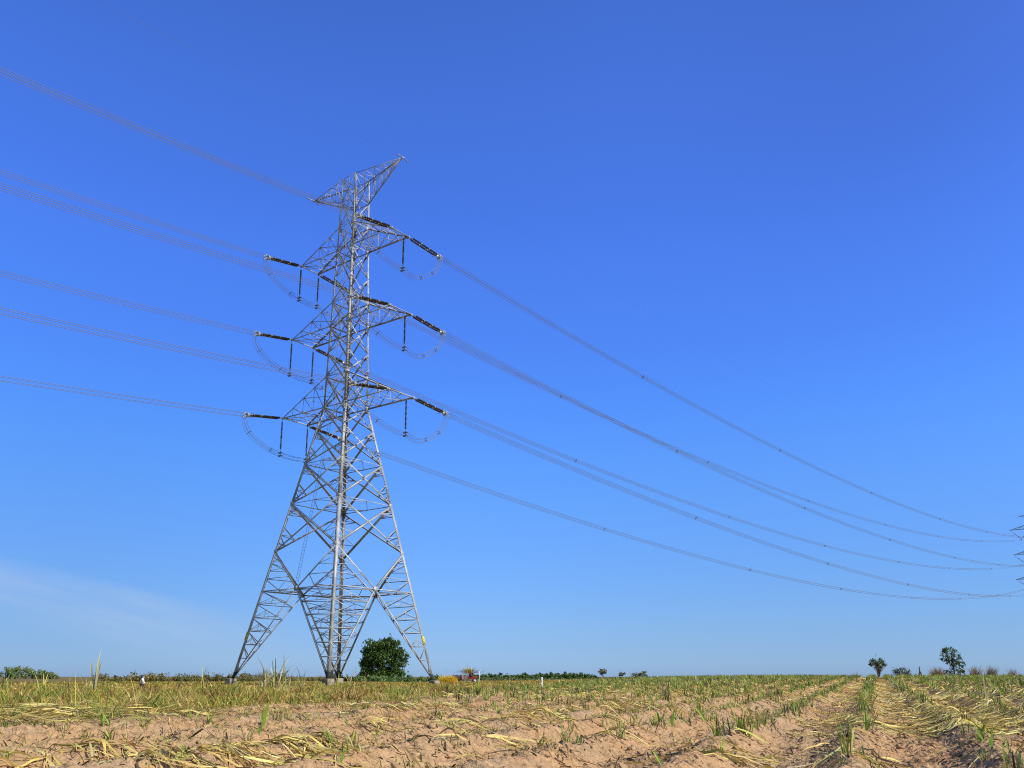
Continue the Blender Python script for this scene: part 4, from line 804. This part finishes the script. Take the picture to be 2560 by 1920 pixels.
def tension(k, s, e):
    tp = tip(k, s, e); Ls = 6.2; p1 = wl(k, s, Ls) if e < 0 else wr_(k, s, Ls / np.linalg.norm(FAR + VR * s * RQ['off'] - tip(k, s, 1)))
    d, h, v = frame_of(p1 - tp); Lh = np.linalg.norm(p1 - tp)
    root = thing('insulator_string', tuple(tp), f"double dark insulator string pulling {'left toward the near span' if e < 0 else 'right toward the far pylon'} from the {LV[k]} {SD[s]} cross-arm", 'insulator', 'tension insulator strings')
    m = MB(); m.tube([tp, tp + d * .45], .04, 6); y0 = tp + d * .5; m.box(y0, (.16, .62, .05), np.stack([d, h, v], 1)); m.obj('yoke_plate', ALU, root)
    for sg in (-1, 1):
        m = MB(); a = y0 + h * sg * .24 + d * .12; disc_chain(m, a, a + d * 4.5); m.obj('disc_chain', [GLAZE, PALE], root, smooth=False)
    y1 = y0 + d * 4.75; m = MB(); m.box(y1, (.22, .68, .05), np.stack([d, h, v], 1))
    for sg in (-1, 1): m.tube([y1 + h * sg * .24 - d * .2, y1 + h * sg * .24], .035, 5)
    m.box(y1 + d * .35, (.6, .06, .55), np.stack([d, h, v], 1)); m.box(y1 + d * .55, (.10, .6, .6), np.stack([d, h, v], 1)); m.obj('yoke_plate', ALU, root)
    m = MB(); th_ = np.linspace(0, 2 * np.pi, 17)
    for sg in (-1, 1): m.tube([y1 - d * .25 + h * sg * .24 + .3 * (np.cos(a) * h + np.sin(a) * v) for a in th_], .028, 5, cap=False)
    m.obj('arcing_ring', ALU, root)
    ends = []
    for a in (-1, 1):
        for b in (-1, 1):
            m = MB(); st = y1 + d * .6 + h * a * .228 + v * b * .228; en = p1 + h * a * .228 + v * b * .228
            m.tube([y1 + d * .5 + h * a * .2 + v * b * .2, st, en, en + d * .25], [.03, .05, .055, .03], 6)
            jj = en - ZZ * .30 - d * .12; m.tube([en, en - ZZ * .12, jj], [.045, .05, .035], 6); m.obj('dead_end_clamp', ALU, root); ends.append((en + d * .2, jj))
    CLP[k, s, e] = (ends, d, h, v)
for k in (1, 2, 3):
    for s in (1, -1):
        for e in (-1, 1): tension(k, s, e)
# hanging jumper insulators
PEND = {}
def pendant(k, s, f, which):
    base = tip(k, s, -1) * (1 - (f + 1) / 2) + tip(k, s, 1) * ((f + 1) / 2); Lp = 4.95
    lb = f'hanging dark insulator under the {LV[k]} right cross-arm' if s > 0 else f"hanging dark insulator under the {LV[k]} left cross-arm, {'outer left' if f < 0 else 'inner right'} of the two"
    root = thing('jumper_insulator', tuple(base), lb, 'insulator', 'hanging jumper insulators')
    a = base - ZZ * .12; m = MB(); m.tube([a, a - ZZ * .45], .03, 6); m.obj('hanger', ALU, root)
    m = MB(); disc_chain(m, a - ZZ * .42, a - ZZ * (Lp - .5), (), R0=.135); m.obj('disc_chain', [GLAZE, PALE], root)
    bt = a - ZZ * (Lp - .1); m = MB(); m.tube([a - ZZ * (Lp - .5), bt], .04, 6); m.box(bt, (.5, .1, .08), np.stack([T.v, T.u, ZZ], 1)); m.box(bt - ZZ * .42, (.5, .1, .08), np.stack([T.v, T.u, ZZ], 1)); m.tube([bt, bt - ZZ * .5], .05, 6)
    for a_ in (-1, 1):
        for b_ in (0, 1): m.box(bt + T.v * a_ * .228 - ZZ * .44 * b_, (.12, .34, .16), np.stack([T.v, T.u, ZZ], 1))
    m.obj('suspension_clamp', DGREY, root); PEND[k, s, f] = bt - ZZ * .22
for k in (1, 2, 3):
    pendant(k, 1, .42, 0)
    for f in (-1, 1): pendant(k, -1, f, 0)
def catmull(P, n=10):
    P = [np.asarray(p) for p in P]; P = [2 * P[0] - P[1]] + P + [2 * P[-1] - P[-2]]; out = []
    for i in range(1, len(P) - 2):
        for t in np.linspace(0, 1, n, endpoint=False):
            a, b, c, d = P[i - 1:i + 3]; out.append(.5 * (2 * b + (c - a) * t + (2 * a - 5 * b + 4 * c - d) * t * t + (3 * b - a - 3 * c + d) * t ** 3))
    return np.array(out + [P[-2]])
def spacer(m, c, a, b, sz=.228, rr=.028):
    q = [c + a * sz * .55 + b * sz * .55, c - a * sz * .55 + b * sz * .55, c - a * sz * .55 - b * sz * .55, c + a * sz * .55 - b * sz * .55]; m.tube(q + [q[0]], rr, 5, cap=False)
    for i, (x_, y_) in enumerate(((1, 1), (-1, 1), (-1, -1), (1, -1))): m.tube([q[i], c + a * sz * x_ + b * sz * y_], [rr, rr * 1.5], 5)
WR_ = .0235
for k in (1, 2, 3):
    for s in (1, -1):
        e0, d0, h0, v0 = CLP[k, s, -1]; e1, d1, h1, v1 = CLP[k, s, 1]
        root = thing('jumper_loop', tuple(tip(k, s, 1)), f'loop of four jumper wires sagging under the {LV[k]} {SD[s]} cross-arm', 'jumper wires', 'jumper loops')
        cs0 = np.mean([j for _, j in e0], 0); cs1 = np.mean([j for _, j in e1], 0)
        fs = (.42,) if s > 0 else (-1, 1); ctrl = [cs0, cs0 - ZZ * 1.1 - d0 * .05, cs0 - ZZ * 2.6 - d0 * 1.2]
        if s > 0: pb_ = PEND[k, s, .42]; ctrl += [pb_ - T.u * 2.3 - ZZ * .15, pb_]
        else: ctrl += [PEND[k, s, -1] - T.u * 2.1 + ZZ * .25, PEND[k, s, -1], (PEND[k, s, -1] + PEND[k, s, 1]) / 2 - ZZ * .22, PEND[k, s, 1]]
        lastp = ctrl[-1]; ctrl += [lastp + T.u * 2.4 - ZZ * .72, cs1 - ZZ * 3.75 - d1 * 2.7, cs1 - ZZ * 2.3 - d1 * .75, cs1]
        cen = catmull(ctrl, 9); pin = {0, 1, len(cen) - 2, len(cen) - 1} | {int(np.argmin(np.linalg.norm(cen - PEND[k, s, f], axis=1))) for f in fs}
        mv = np.array([i for i in range(len(cen)) if i not in pin])
        for _ in range(40): cen[mv] = .25 * cen[mv - 1] + .5 * cen[mv] + .25 * cen[mv + 1]
        for iw, (a, b) in enumerate(((-1, -1), (-1, 1), (1, -1), (1, 1))):
            # the square of wires keeps its shape round the loop
            Tn = np.gradient(cen, axis=0); Tn /= np.linalg.norm(Tn, axis=1)[:, None]; Hh = T.v[None]; Nn = np.cross(Tn, np.repeat(Hh, len(cen), 0)); Nn /= np.linalg.norm(Nn, axis=1)[:, None]
            m = MB(); W_ = cen + T.v * a * -.228 + Nn * b * .228; m.tube(W_, WR_, 5); m.obj('wire', WIRE if True else ALU, root)
        for f in (.17, .33, .70, .84):
            i = int(f * (len(cen) - 1)); m = MB(); spacer(m, cen[i], T.v, Nn[i], .228, .03); m.obj('spacer', DGREY, root)
for k in (1, 2, 3):
    for s in (1, -1):
        for e in (-1, 1):
            ends, d, h, v = CLP[k, s, e]
            lb = f"four-wire bundle from the {LV[k]} {SD[s]} cross-arm sweeping up past the left picture edge" if e < 0 else f"four-wire bundle sagging from the {LV[k]} {SD[s]} cross-arm to the far right pylon"
            root = thing('conductor_bundle', tuple(np.mean([q for q, _ in ends], 0)), lb, 'power line', 'conductor bundles')
            if e < 0: ts = np.concatenate([np.linspace(6.2, 120, 50), np.linspace(130, 420, 24)]); cen = np.array([wl(k, s, t) for t in ts])
            else: f0 = 6.2 / RQ['L']; ts = np.linspace(f0, 1, 90); cen = np.array([wr_(k, s, f) for f in ts])
            hh = np.array([h[0], h[1], 0]); hh /= np.linalg.norm(hh)
            for a in (-1, 1):
                for b in (-1, 1): m = MB(); m.tube(cen + hh * a * .228 + ZZ * b * .228, WR_ * (1 if e < 0 else 1.15), 5); m.obj('wire', WIRE, root)
            acc = np.concatenate([[0], np.cumsum(np.linalg.norm(np.diff(cen, axis=0), axis=1))])
            for sdist in np.arange(38 + 9 * k, acc[-1] - 5, 58):
                i = int(np.searchsorted(acc, sdist)); m = MB(); spacer(m, cen[i], hh, ZZ, .228, .04); m.obj('spacer', DGREY, root)
# earth wires
for s in (1, -1):
    tp = PK[s]; E_ = FAR + VR * s * 7.9 + ZZ * 77.3
    for e in (-1, 1):
        if e < 0: P_ = [tp + DL * t + ZZ * (-.09 * t + .00024 * t * t) for t in np.linspace(.5, 420, 60)]
        else: P_ = [tp + (E_ - tp) * f - ZZ * 4 * 9 * f * (1 - f) for f in np.linspace(0, 1, 70)]
        m = MB(); m.tube(P_, .009, 4); tag(m.obj('earth_wire', WIRE), f"thin earth wire from the {SD[s]} peak of the pylon running {'left' if e < 0 else 'right'}", 'earth wire', 'earth wires')

# ------------------------------------------------------------------ the far pylon at the right edge (suspension type)
def far_tower():
    T2 = Tower(FAR[:2], DR, VR, [-1.5, 38, 46.3, 58.4, 70.8, 77.5], [6.8, 1.8, 1.6, 1.4, 1.2, 1.0])
    root = thing('transmission_tower', (FAR[0], FAR[1], -1.2), 'distant lattice pylon with V-shaped insulators cut by the right edge', 'pylon')
    m = MB(); lv = [-1.5, 9, 18, 25, 30.5, 34.5, 38, 42, 46.3, 49, 52, 55, 58.4, 61, 64, 67.5, 70.8, 73, 75.5, 77.5]
    for i in range(4):
        for a, b in zip(lv[:-1], lv[1:]): face_X(m, T2, i, a, b, .14 if b < 46 else .11, 1 if b < 38 else 0, .08)
    m.obj('body_lattice', STEEL, root)
    for i in range(4):
        lg = MB()
        for a, b in ((-1.5, 38), (38, 77.5)): lg.angle(T2.corner(i, a), T2.corner(i, b), -T2.fn(i - 1), -T2.fn(i), .28)
        lg.obj('leg', STEEL, root); ft = MB(); c = T2.corner(i, -1.5); ft.box(c + ZZ * .2, (1.2, 1.2, .8)); ft.obj('footing', CONC, root)
    AR = {1: (70.8, 12.39), 2: (58.44, 12.47), 3: (46.3, 13.13)}
    for k, (z, L_) in AR.items():
        for s in (1, -1):
            m = MB(); tp = T2.P(s * L_, 0, z); arm(m, T2, z, z + 2.9, s, (tp - T2.u * .05, tp + T2.u * .05), .17, 5, .09); m.obj('cross_arm', STEEL, root)
    for s in (1, -1):
        m = MB(); tp = T2.P(s * 7.89, 0, 77.44); arm(m, T2, 75.3, 77.5, s, (tp - T2.u * .05, tp + T2.u * .05), .15, 4, .08); m.obj('earth_wire_peak', STEEL, root)
    for k, (z, L_) in AR.items():
        for s in (1, -1):
            bt = FAR + VR * s * RQ['off'] + ZZ * (RQ['z'][k] + .35); a = T2.P(s * L_, 0, z); b = T2.P(s * (2 * RQ['off'] - L_ + .3), 0, z)
            v = thing('v_insulator', tuple(bt), f'V-shaped insulator pair below the {LV[k]} {SD[s]} arm of the distant pylon', 'insulator', 'V-shaped insulators of the distant pylon')
            for q in (a, b):
                d = (bt - q) / np.linalg.norm(bt - q); m = MB(); m.tube([q, q + d * 1.9], .05, 5); disc_chain(m, q + d * 1.9, bt - d * .2, (), 8, .2, .17); m.obj('disc_chain', [GLAZE, PALE], v)
            m = MB(); m.box(bt - ZZ * .1, (.7, .15, .35)); m.box(bt - ZZ * .35, (.5, .5, .5)); m.obj('suspension_clamp', ALU, v)
far_tower()

# ------------------------------------------------------------------ the person in the grass
def person():
    b = at(353, 1730, 84); pm = PXM(84); H = 1.62; z0 = at(353, 1689.5, 84)[2] - H
    root = thing('person', (b[0], b[1], z0), 'person in white jacket and pale blue head scarf walking through grass', 'person')
    def skin(name, V, E, Rr, mt, sub=2, rootv=0):
        me = bpy.data.meshes.new(name); me.from_pydata(V, E, []); o = bpy.data.objects.new(name, me); COL.objects.link(o); o.parent = root
        sk = o.modifiers.new('skin', 'SKIN'); 
        for i, r_ in enumerate(Rr): me.skin_vertices[0].data[i].radius = (r_, r_) if np.isscalar(r_) else r_
        me.skin_vertices[0].data[rootv].use_root = True; ss = o.modifiers.new('sub', 'SUBSURF'); ss.levels = 1; ss.render_levels = sub; me.materials.append(mt); return o
    SKIN_ = mat('skin', (.36, .20, .13), .6, .08, 6); JK = mat('white_jacket', (.80, .80, .80), .85, .06, 6); TRS = mat('dark_trousers', (.025, .025, .035), .85, .2, 6); SCF = mat('pale_blue_scarf', (.30, .66, .72), .85, .1, 6); HR = mat('dark_hood', (.03, .05, .05), .8, .2, 6)
    V = [(0, 0, .90), (0, 0, 1.08), (.01, 0, 1.30), (.03, 0, 1.42), (.05, 0, 1.52), (.06, 0, 1.58),            # pelvis .. head
         (-.02, -.09, .88), (.02, -.10, .48), (-.05, -.10, .08), (.06, -.10, .04),                              # near leg
         (.02, .09, .88), (.12, .09, .50), (.10, .10, .08), (.21, .10, .04),                                    # far leg
         (.03, -.17, 1.34), (.17, -.22, 1.13), (.34, -.22, .97), (.40, -.22, .90),                              # near arm held forward and down
         (-.02, .17, 1.33), (-.06, .2, 1.08), (.02, .2, .88), (.04, .2, .81)]
    E = [(0, 1), (1, 2), (2, 3), (3, 4), (4, 5), (0, 6), (6, 7), (7, 8), (8, 9), (0, 10), (10, 11), (11, 12), (12, 13), (2, 14), (14, 15), (15, 16), (16, 17), (2, 18), (18, 19), (19, 20), (20, 21)]
    Rr = [.13, .12, .14, .05, .085, .07, .08, .055, .04, .03, .08, .055, .04, .03, .055, .042, .033, .03, .055, .042, .033, .03]
    for (pv, dx) in ((17, 1), (21, .6)):
        p = np.array(V[pv])
        for j in range(5):
            o1 = p + np.array([.035 * dx + .01, (j - 2) * .016, -.045 if j else -.02]); o2 = o1 + np.array([.02 * dx, (j - 2) * .003 - (.02 if j == 0 else 0), -.035]); i0 = len(V); V += [tuple(o1), tuple(o2)]; E += [(pv, i0), (i0, i0 + 1)]; Rr += [.009, .007]
    skin('body', V, E, Rr, SKIN_)
    skin('jacket', [(0, 0, .88), (0, 0, 1.08), (.01, 0, 1.30), (.03, 0, 1.40), (.03, -.18, 1.34), (.17, -.225, 1.13), (.335, -.225, .975), (-.02, .18, 1.33), (-.06, .21, 1.08), (.015, .21, .90)], [(0, 1), (1, 2), (2, 3), (2, 4), (4, 5), (5, 6), (2, 7), (7, 8), (8, 9)], [(.17, .19), (.155, .17), (.165, .18), .08, .085, .075, .065, .08, .07, .06], JK)
    skin('trousers', [(0, 0, .93), (-.02, -.09, .86), (.02, -.10, .48), (-.05, -.10, .12), (.02, .09, .86), (.12, .09, .50), (.10, .10, .12)], [(0, 1), (1, 2), (2, 3), (0, 4), (4, 5), (5, 6)], [.15, .105, .08, .06, .105, .08, .06], TRS)
    skin('head_scarf', [(.02, 0, 1.40), (.05, 0, 1.50), (.07, 0, 1.56), (.16, 0, 1.52)], [(0, 1), (1, 2), (1, 3)], [.075, .115, .095, .03], SCF)
    skin('hood', [(-.10, 0, 1.28), (-.06, 0, 1.42), (-.03, 0, 1.54), (.02, 0, 1.61), (.10, 0, 1.635)], [(0, 1), (1, 2), (2, 3), (3, 4)], [.05, .07, (.10, .12), (.09, .12), .03], HR)
    return root
person()

# ------------------------------------------------------------------ light, sky, camera
SUN_AZ, SUN_EL = R(118), R(40)
sd_ = bpy.data.lights.new('sun', 'SUN'); sd_.energy = 5.0; sd_.angle = R(.53); sd_.color = (1, .955, .88)
so = bpy.data.objects.new('sun', sd_); COL.objects.link(so)
sdir = Vector((math.sin(SUN_AZ) * math.cos(SUN_EL), math.cos(SUN_AZ) * math.cos(SUN_EL), math.sin(SUN_EL))); so.rotation_euler = (-sdir).to_track_quat('-Z', 'Y').to_euler(); so.location = (60, -40, 80)
W = bpy.data.worlds.new('World'); S.world = W; W.use_nodes = True; N = W.node_tree.nodes; L = W.node_tree.links
bg = N['Background']; bg.inputs['Strength'].default_value = .11
sky = N.new('ShaderNodeTexSky'); sky.sky_type = 'NISHITA'; sky.sun_disc = False; sky.sun_elevation = SUN_EL; sky.sun_rotation = SUN_AZ; sky.altitude = 0; sky.air_density = 1.0; sky.dust_density = .4; sky.ozone_density = 4.0
tc = N.new('ShaderNodeTexCoord'); sx3 = N.new('ShaderNodeSeparateXYZ'); L.new(tc.outputs['Generated'], sx3.inputs[0])
def math_(op, a, b=None, clamp=False):
    n_ = N.new('ShaderNodeMath'); n_.operation = op; n_.use_clamp = clamp
    for i, q in enumerate((a, b)):
        if q is None: continue
        if isinstance(q, (int, float)): n_.inputs[i].default_value = q
        else: L.new(q, n_.inputs[i])
    return n_.outputs[0]
def mapr(a, f0, f1, t0, t1):
    n_ = N.new('ShaderNodeMapRange'); n_.interpolation_type = 'SMOOTHSTEP'; L.new(a, n_.inputs[0])
    for i, q in enumerate((f0, f1, t0, t1)): n_.inputs[i + 1].default_value = q
    return n_.outputs[0]
ysafe = math_('MAXIMUM', sx3.outputs[1], .05); az_ = math_('DIVIDE', sx3.outputs[0], ysafe); el_ = math_('DIVIDE', sx3.outputs[2], ysafe)
line = math_('SUBTRACT', .135, math_('MULTIPLY', math_('ADD', az_, .568), .23)); dlt = math_('SUBTRACT', line, el_)
cmb = N.new('ShaderNodeCombineXYZ'); L.new(math_('MULTIPLY', az_, 3.0), cmb.inputs[0]); L.new(math_('MULTIPLY', math_('ADD', el_, math_('MULTIPLY', az_, .23)), 30), cmb.inputs[1])
cn = N.new('ShaderNodeTexNoise'); cn.inputs['Scale'].default_value = 1.0; cn.inputs['Detail'].default_value = 6; L.new(cmb.outputs[0], cn.inputs['Vector'])
cl = math_('MULTIPLY', math_('MULTIPLY', mapr(dlt, -.006, .016, 0, 1), mapr(dlt, .02, .085, 1, 0)), math_('MULTIPLY', mapr(az_, -.16, -.42, 0, 1), mapr(cn.outputs['Fac'], .3, .72, .25, 1)))
hs = N.new('ShaderNodeHueSaturation'); hs.inputs['Saturation'].default_value = 1.25; L.new(sky.outputs[0], hs.inputs['Color'])
mxs = N.new('ShaderNodeMix'); mxs.data_type = 'RGBA'; L.new(math_('MULTIPLY', cl, .55), mxs.inputs[0]); # the photograph's sky is a deeper, more violet blue: grade the Nishita sky by elevation, ahead of the camera
GR = [(.0, .58, .90, 1.85), (.0137, .568, .874, 1.733), (.0311, .548, .807, 1.532), (.0531, .574, .8, 1.392), (.0798, .646, .86, 1.404), (.1111, .748, .949, 1.472), (.1472, .875, 1.052, 1.581), (.1923, 1.038, 1.207, 1.731), (.2463, 1.181, 1.336, 1.925), (.2997, 1.284, 1.4, 2.145), (.3518, 1.435, 1.423, 2.261), (.4023, 1.579, 1.469, 2.359), (.4587, 1.75, 1.51, 2.45), (.5118, 1.84, 1.50, 2.43), (.5945, 2.06, 1.55, 2.42), (.6703, 2.09, 1.52, 2.32), (.85, 1.4, 1.1, 1.5), (1., 1.2, 1.05, 1.3)]
rp = N.new('ShaderNodeValToRGB'); L.new(sx3.outputs[2], rp.inputs[0]); el0 = rp.color_ramp.elements
while len(el0) > 1: el0.remove(el0[-1])
el0[0].position = 0; el0[0].color = (*[q / 3 for q in GR[0][1:]], 1)
for g_ in GR[1:]: e_ = el0.new(g_[0]); e_.color = (*[q / 3 for q in g_[1:]], 1)
sc3 = N.new('ShaderNodeVectorMath'); sc3.operation = 'SCALE'; sc3.inputs[3].default_value = 3; L.new(rp.outputs[0], sc3.inputs[0])
wf = N.new('ShaderNodeMix'); wf.data_type = 'RGBA'; L.new(mapr(sx3.outputs[1], -.3, .35, 0, 1), wf.inputs[0]); wf.inputs[6].default_value = (1, 1, 1, 1); L.new(sc3.outputs[0], wf.inputs[7])
gr = N.new('ShaderNodeMix'); gr.data_type = 'RGBA'; gr.blend_type = 'MULTIPLY'; gr.inputs[0].default_value = 1; gr.clamp_result = False; L.new(hs.outputs[0], gr.inputs[6]); L.new(wf.outputs[2], gr.inputs[7])
fl = mapr(az_, -.56, .05, .74, 1); fl = math_('ADD', 1, math_('MULTIPLY', math_('SUBTRACT', fl, 1), mapr(sx3.outputs[2], .05, .60, 1, 0)))
fr = math_('SUBTRACT', 1, math_('MULTIPLY', mapr(az_, .12, .62, 0, .17), mapr(sx3.outputs[2], .25, .6, 0, 1)))
fa = math_('ADD', 1, math_('MULTIPLY', math_('SUBTRACT', math_('MULTIPLY', fl, fr), 1), mapr(sx3.outputs[1], 0, .3, 0, 1)))
g2 = N.new('ShaderNodeVectorMath'); g2.operation = 'SCALE'; L.new(gr.outputs[2], g2.inputs[0]); L.new(fa, g2.inputs[3])
L.new(g2.outputs[0], mxs.inputs[6]); mxs.inputs[7].default_value = (4.6, 5.6, 7.2, 1)
L.new(mxs.outputs[2], bg.inputs['Color'])

cd = bpy.data.cameras.new('camera'); co = bpy.data.objects.new('camera', cd); COL.objects.link(co); S.camera = co
co.location = (0, 0, 0); co.rotation_euler = (math.pi / 2 + PITCH, 0, 0); cd.sensor_width = 36; cd.sensor_fit = 'HORIZONTAL'; cd.lens = FPX / 2560 * 36
cd.shift_x = (1280 - PPX) / 2560; cd.shift_y = (PPY - 960) / 2560; cd.clip_start = .1; cd.clip_end = 20000
S.view_settings.view_transform = 'Standard'; S.view_settings.look = 'None'; S.view_settings.gamma = 1; S.view_settings.exposure = 0.0
S.cycles.use_denoising = False; S.cycles.filter_width = 1.1; S.cycles.max_bounces = 5; S.cycles.transparent_max_bounces = 4
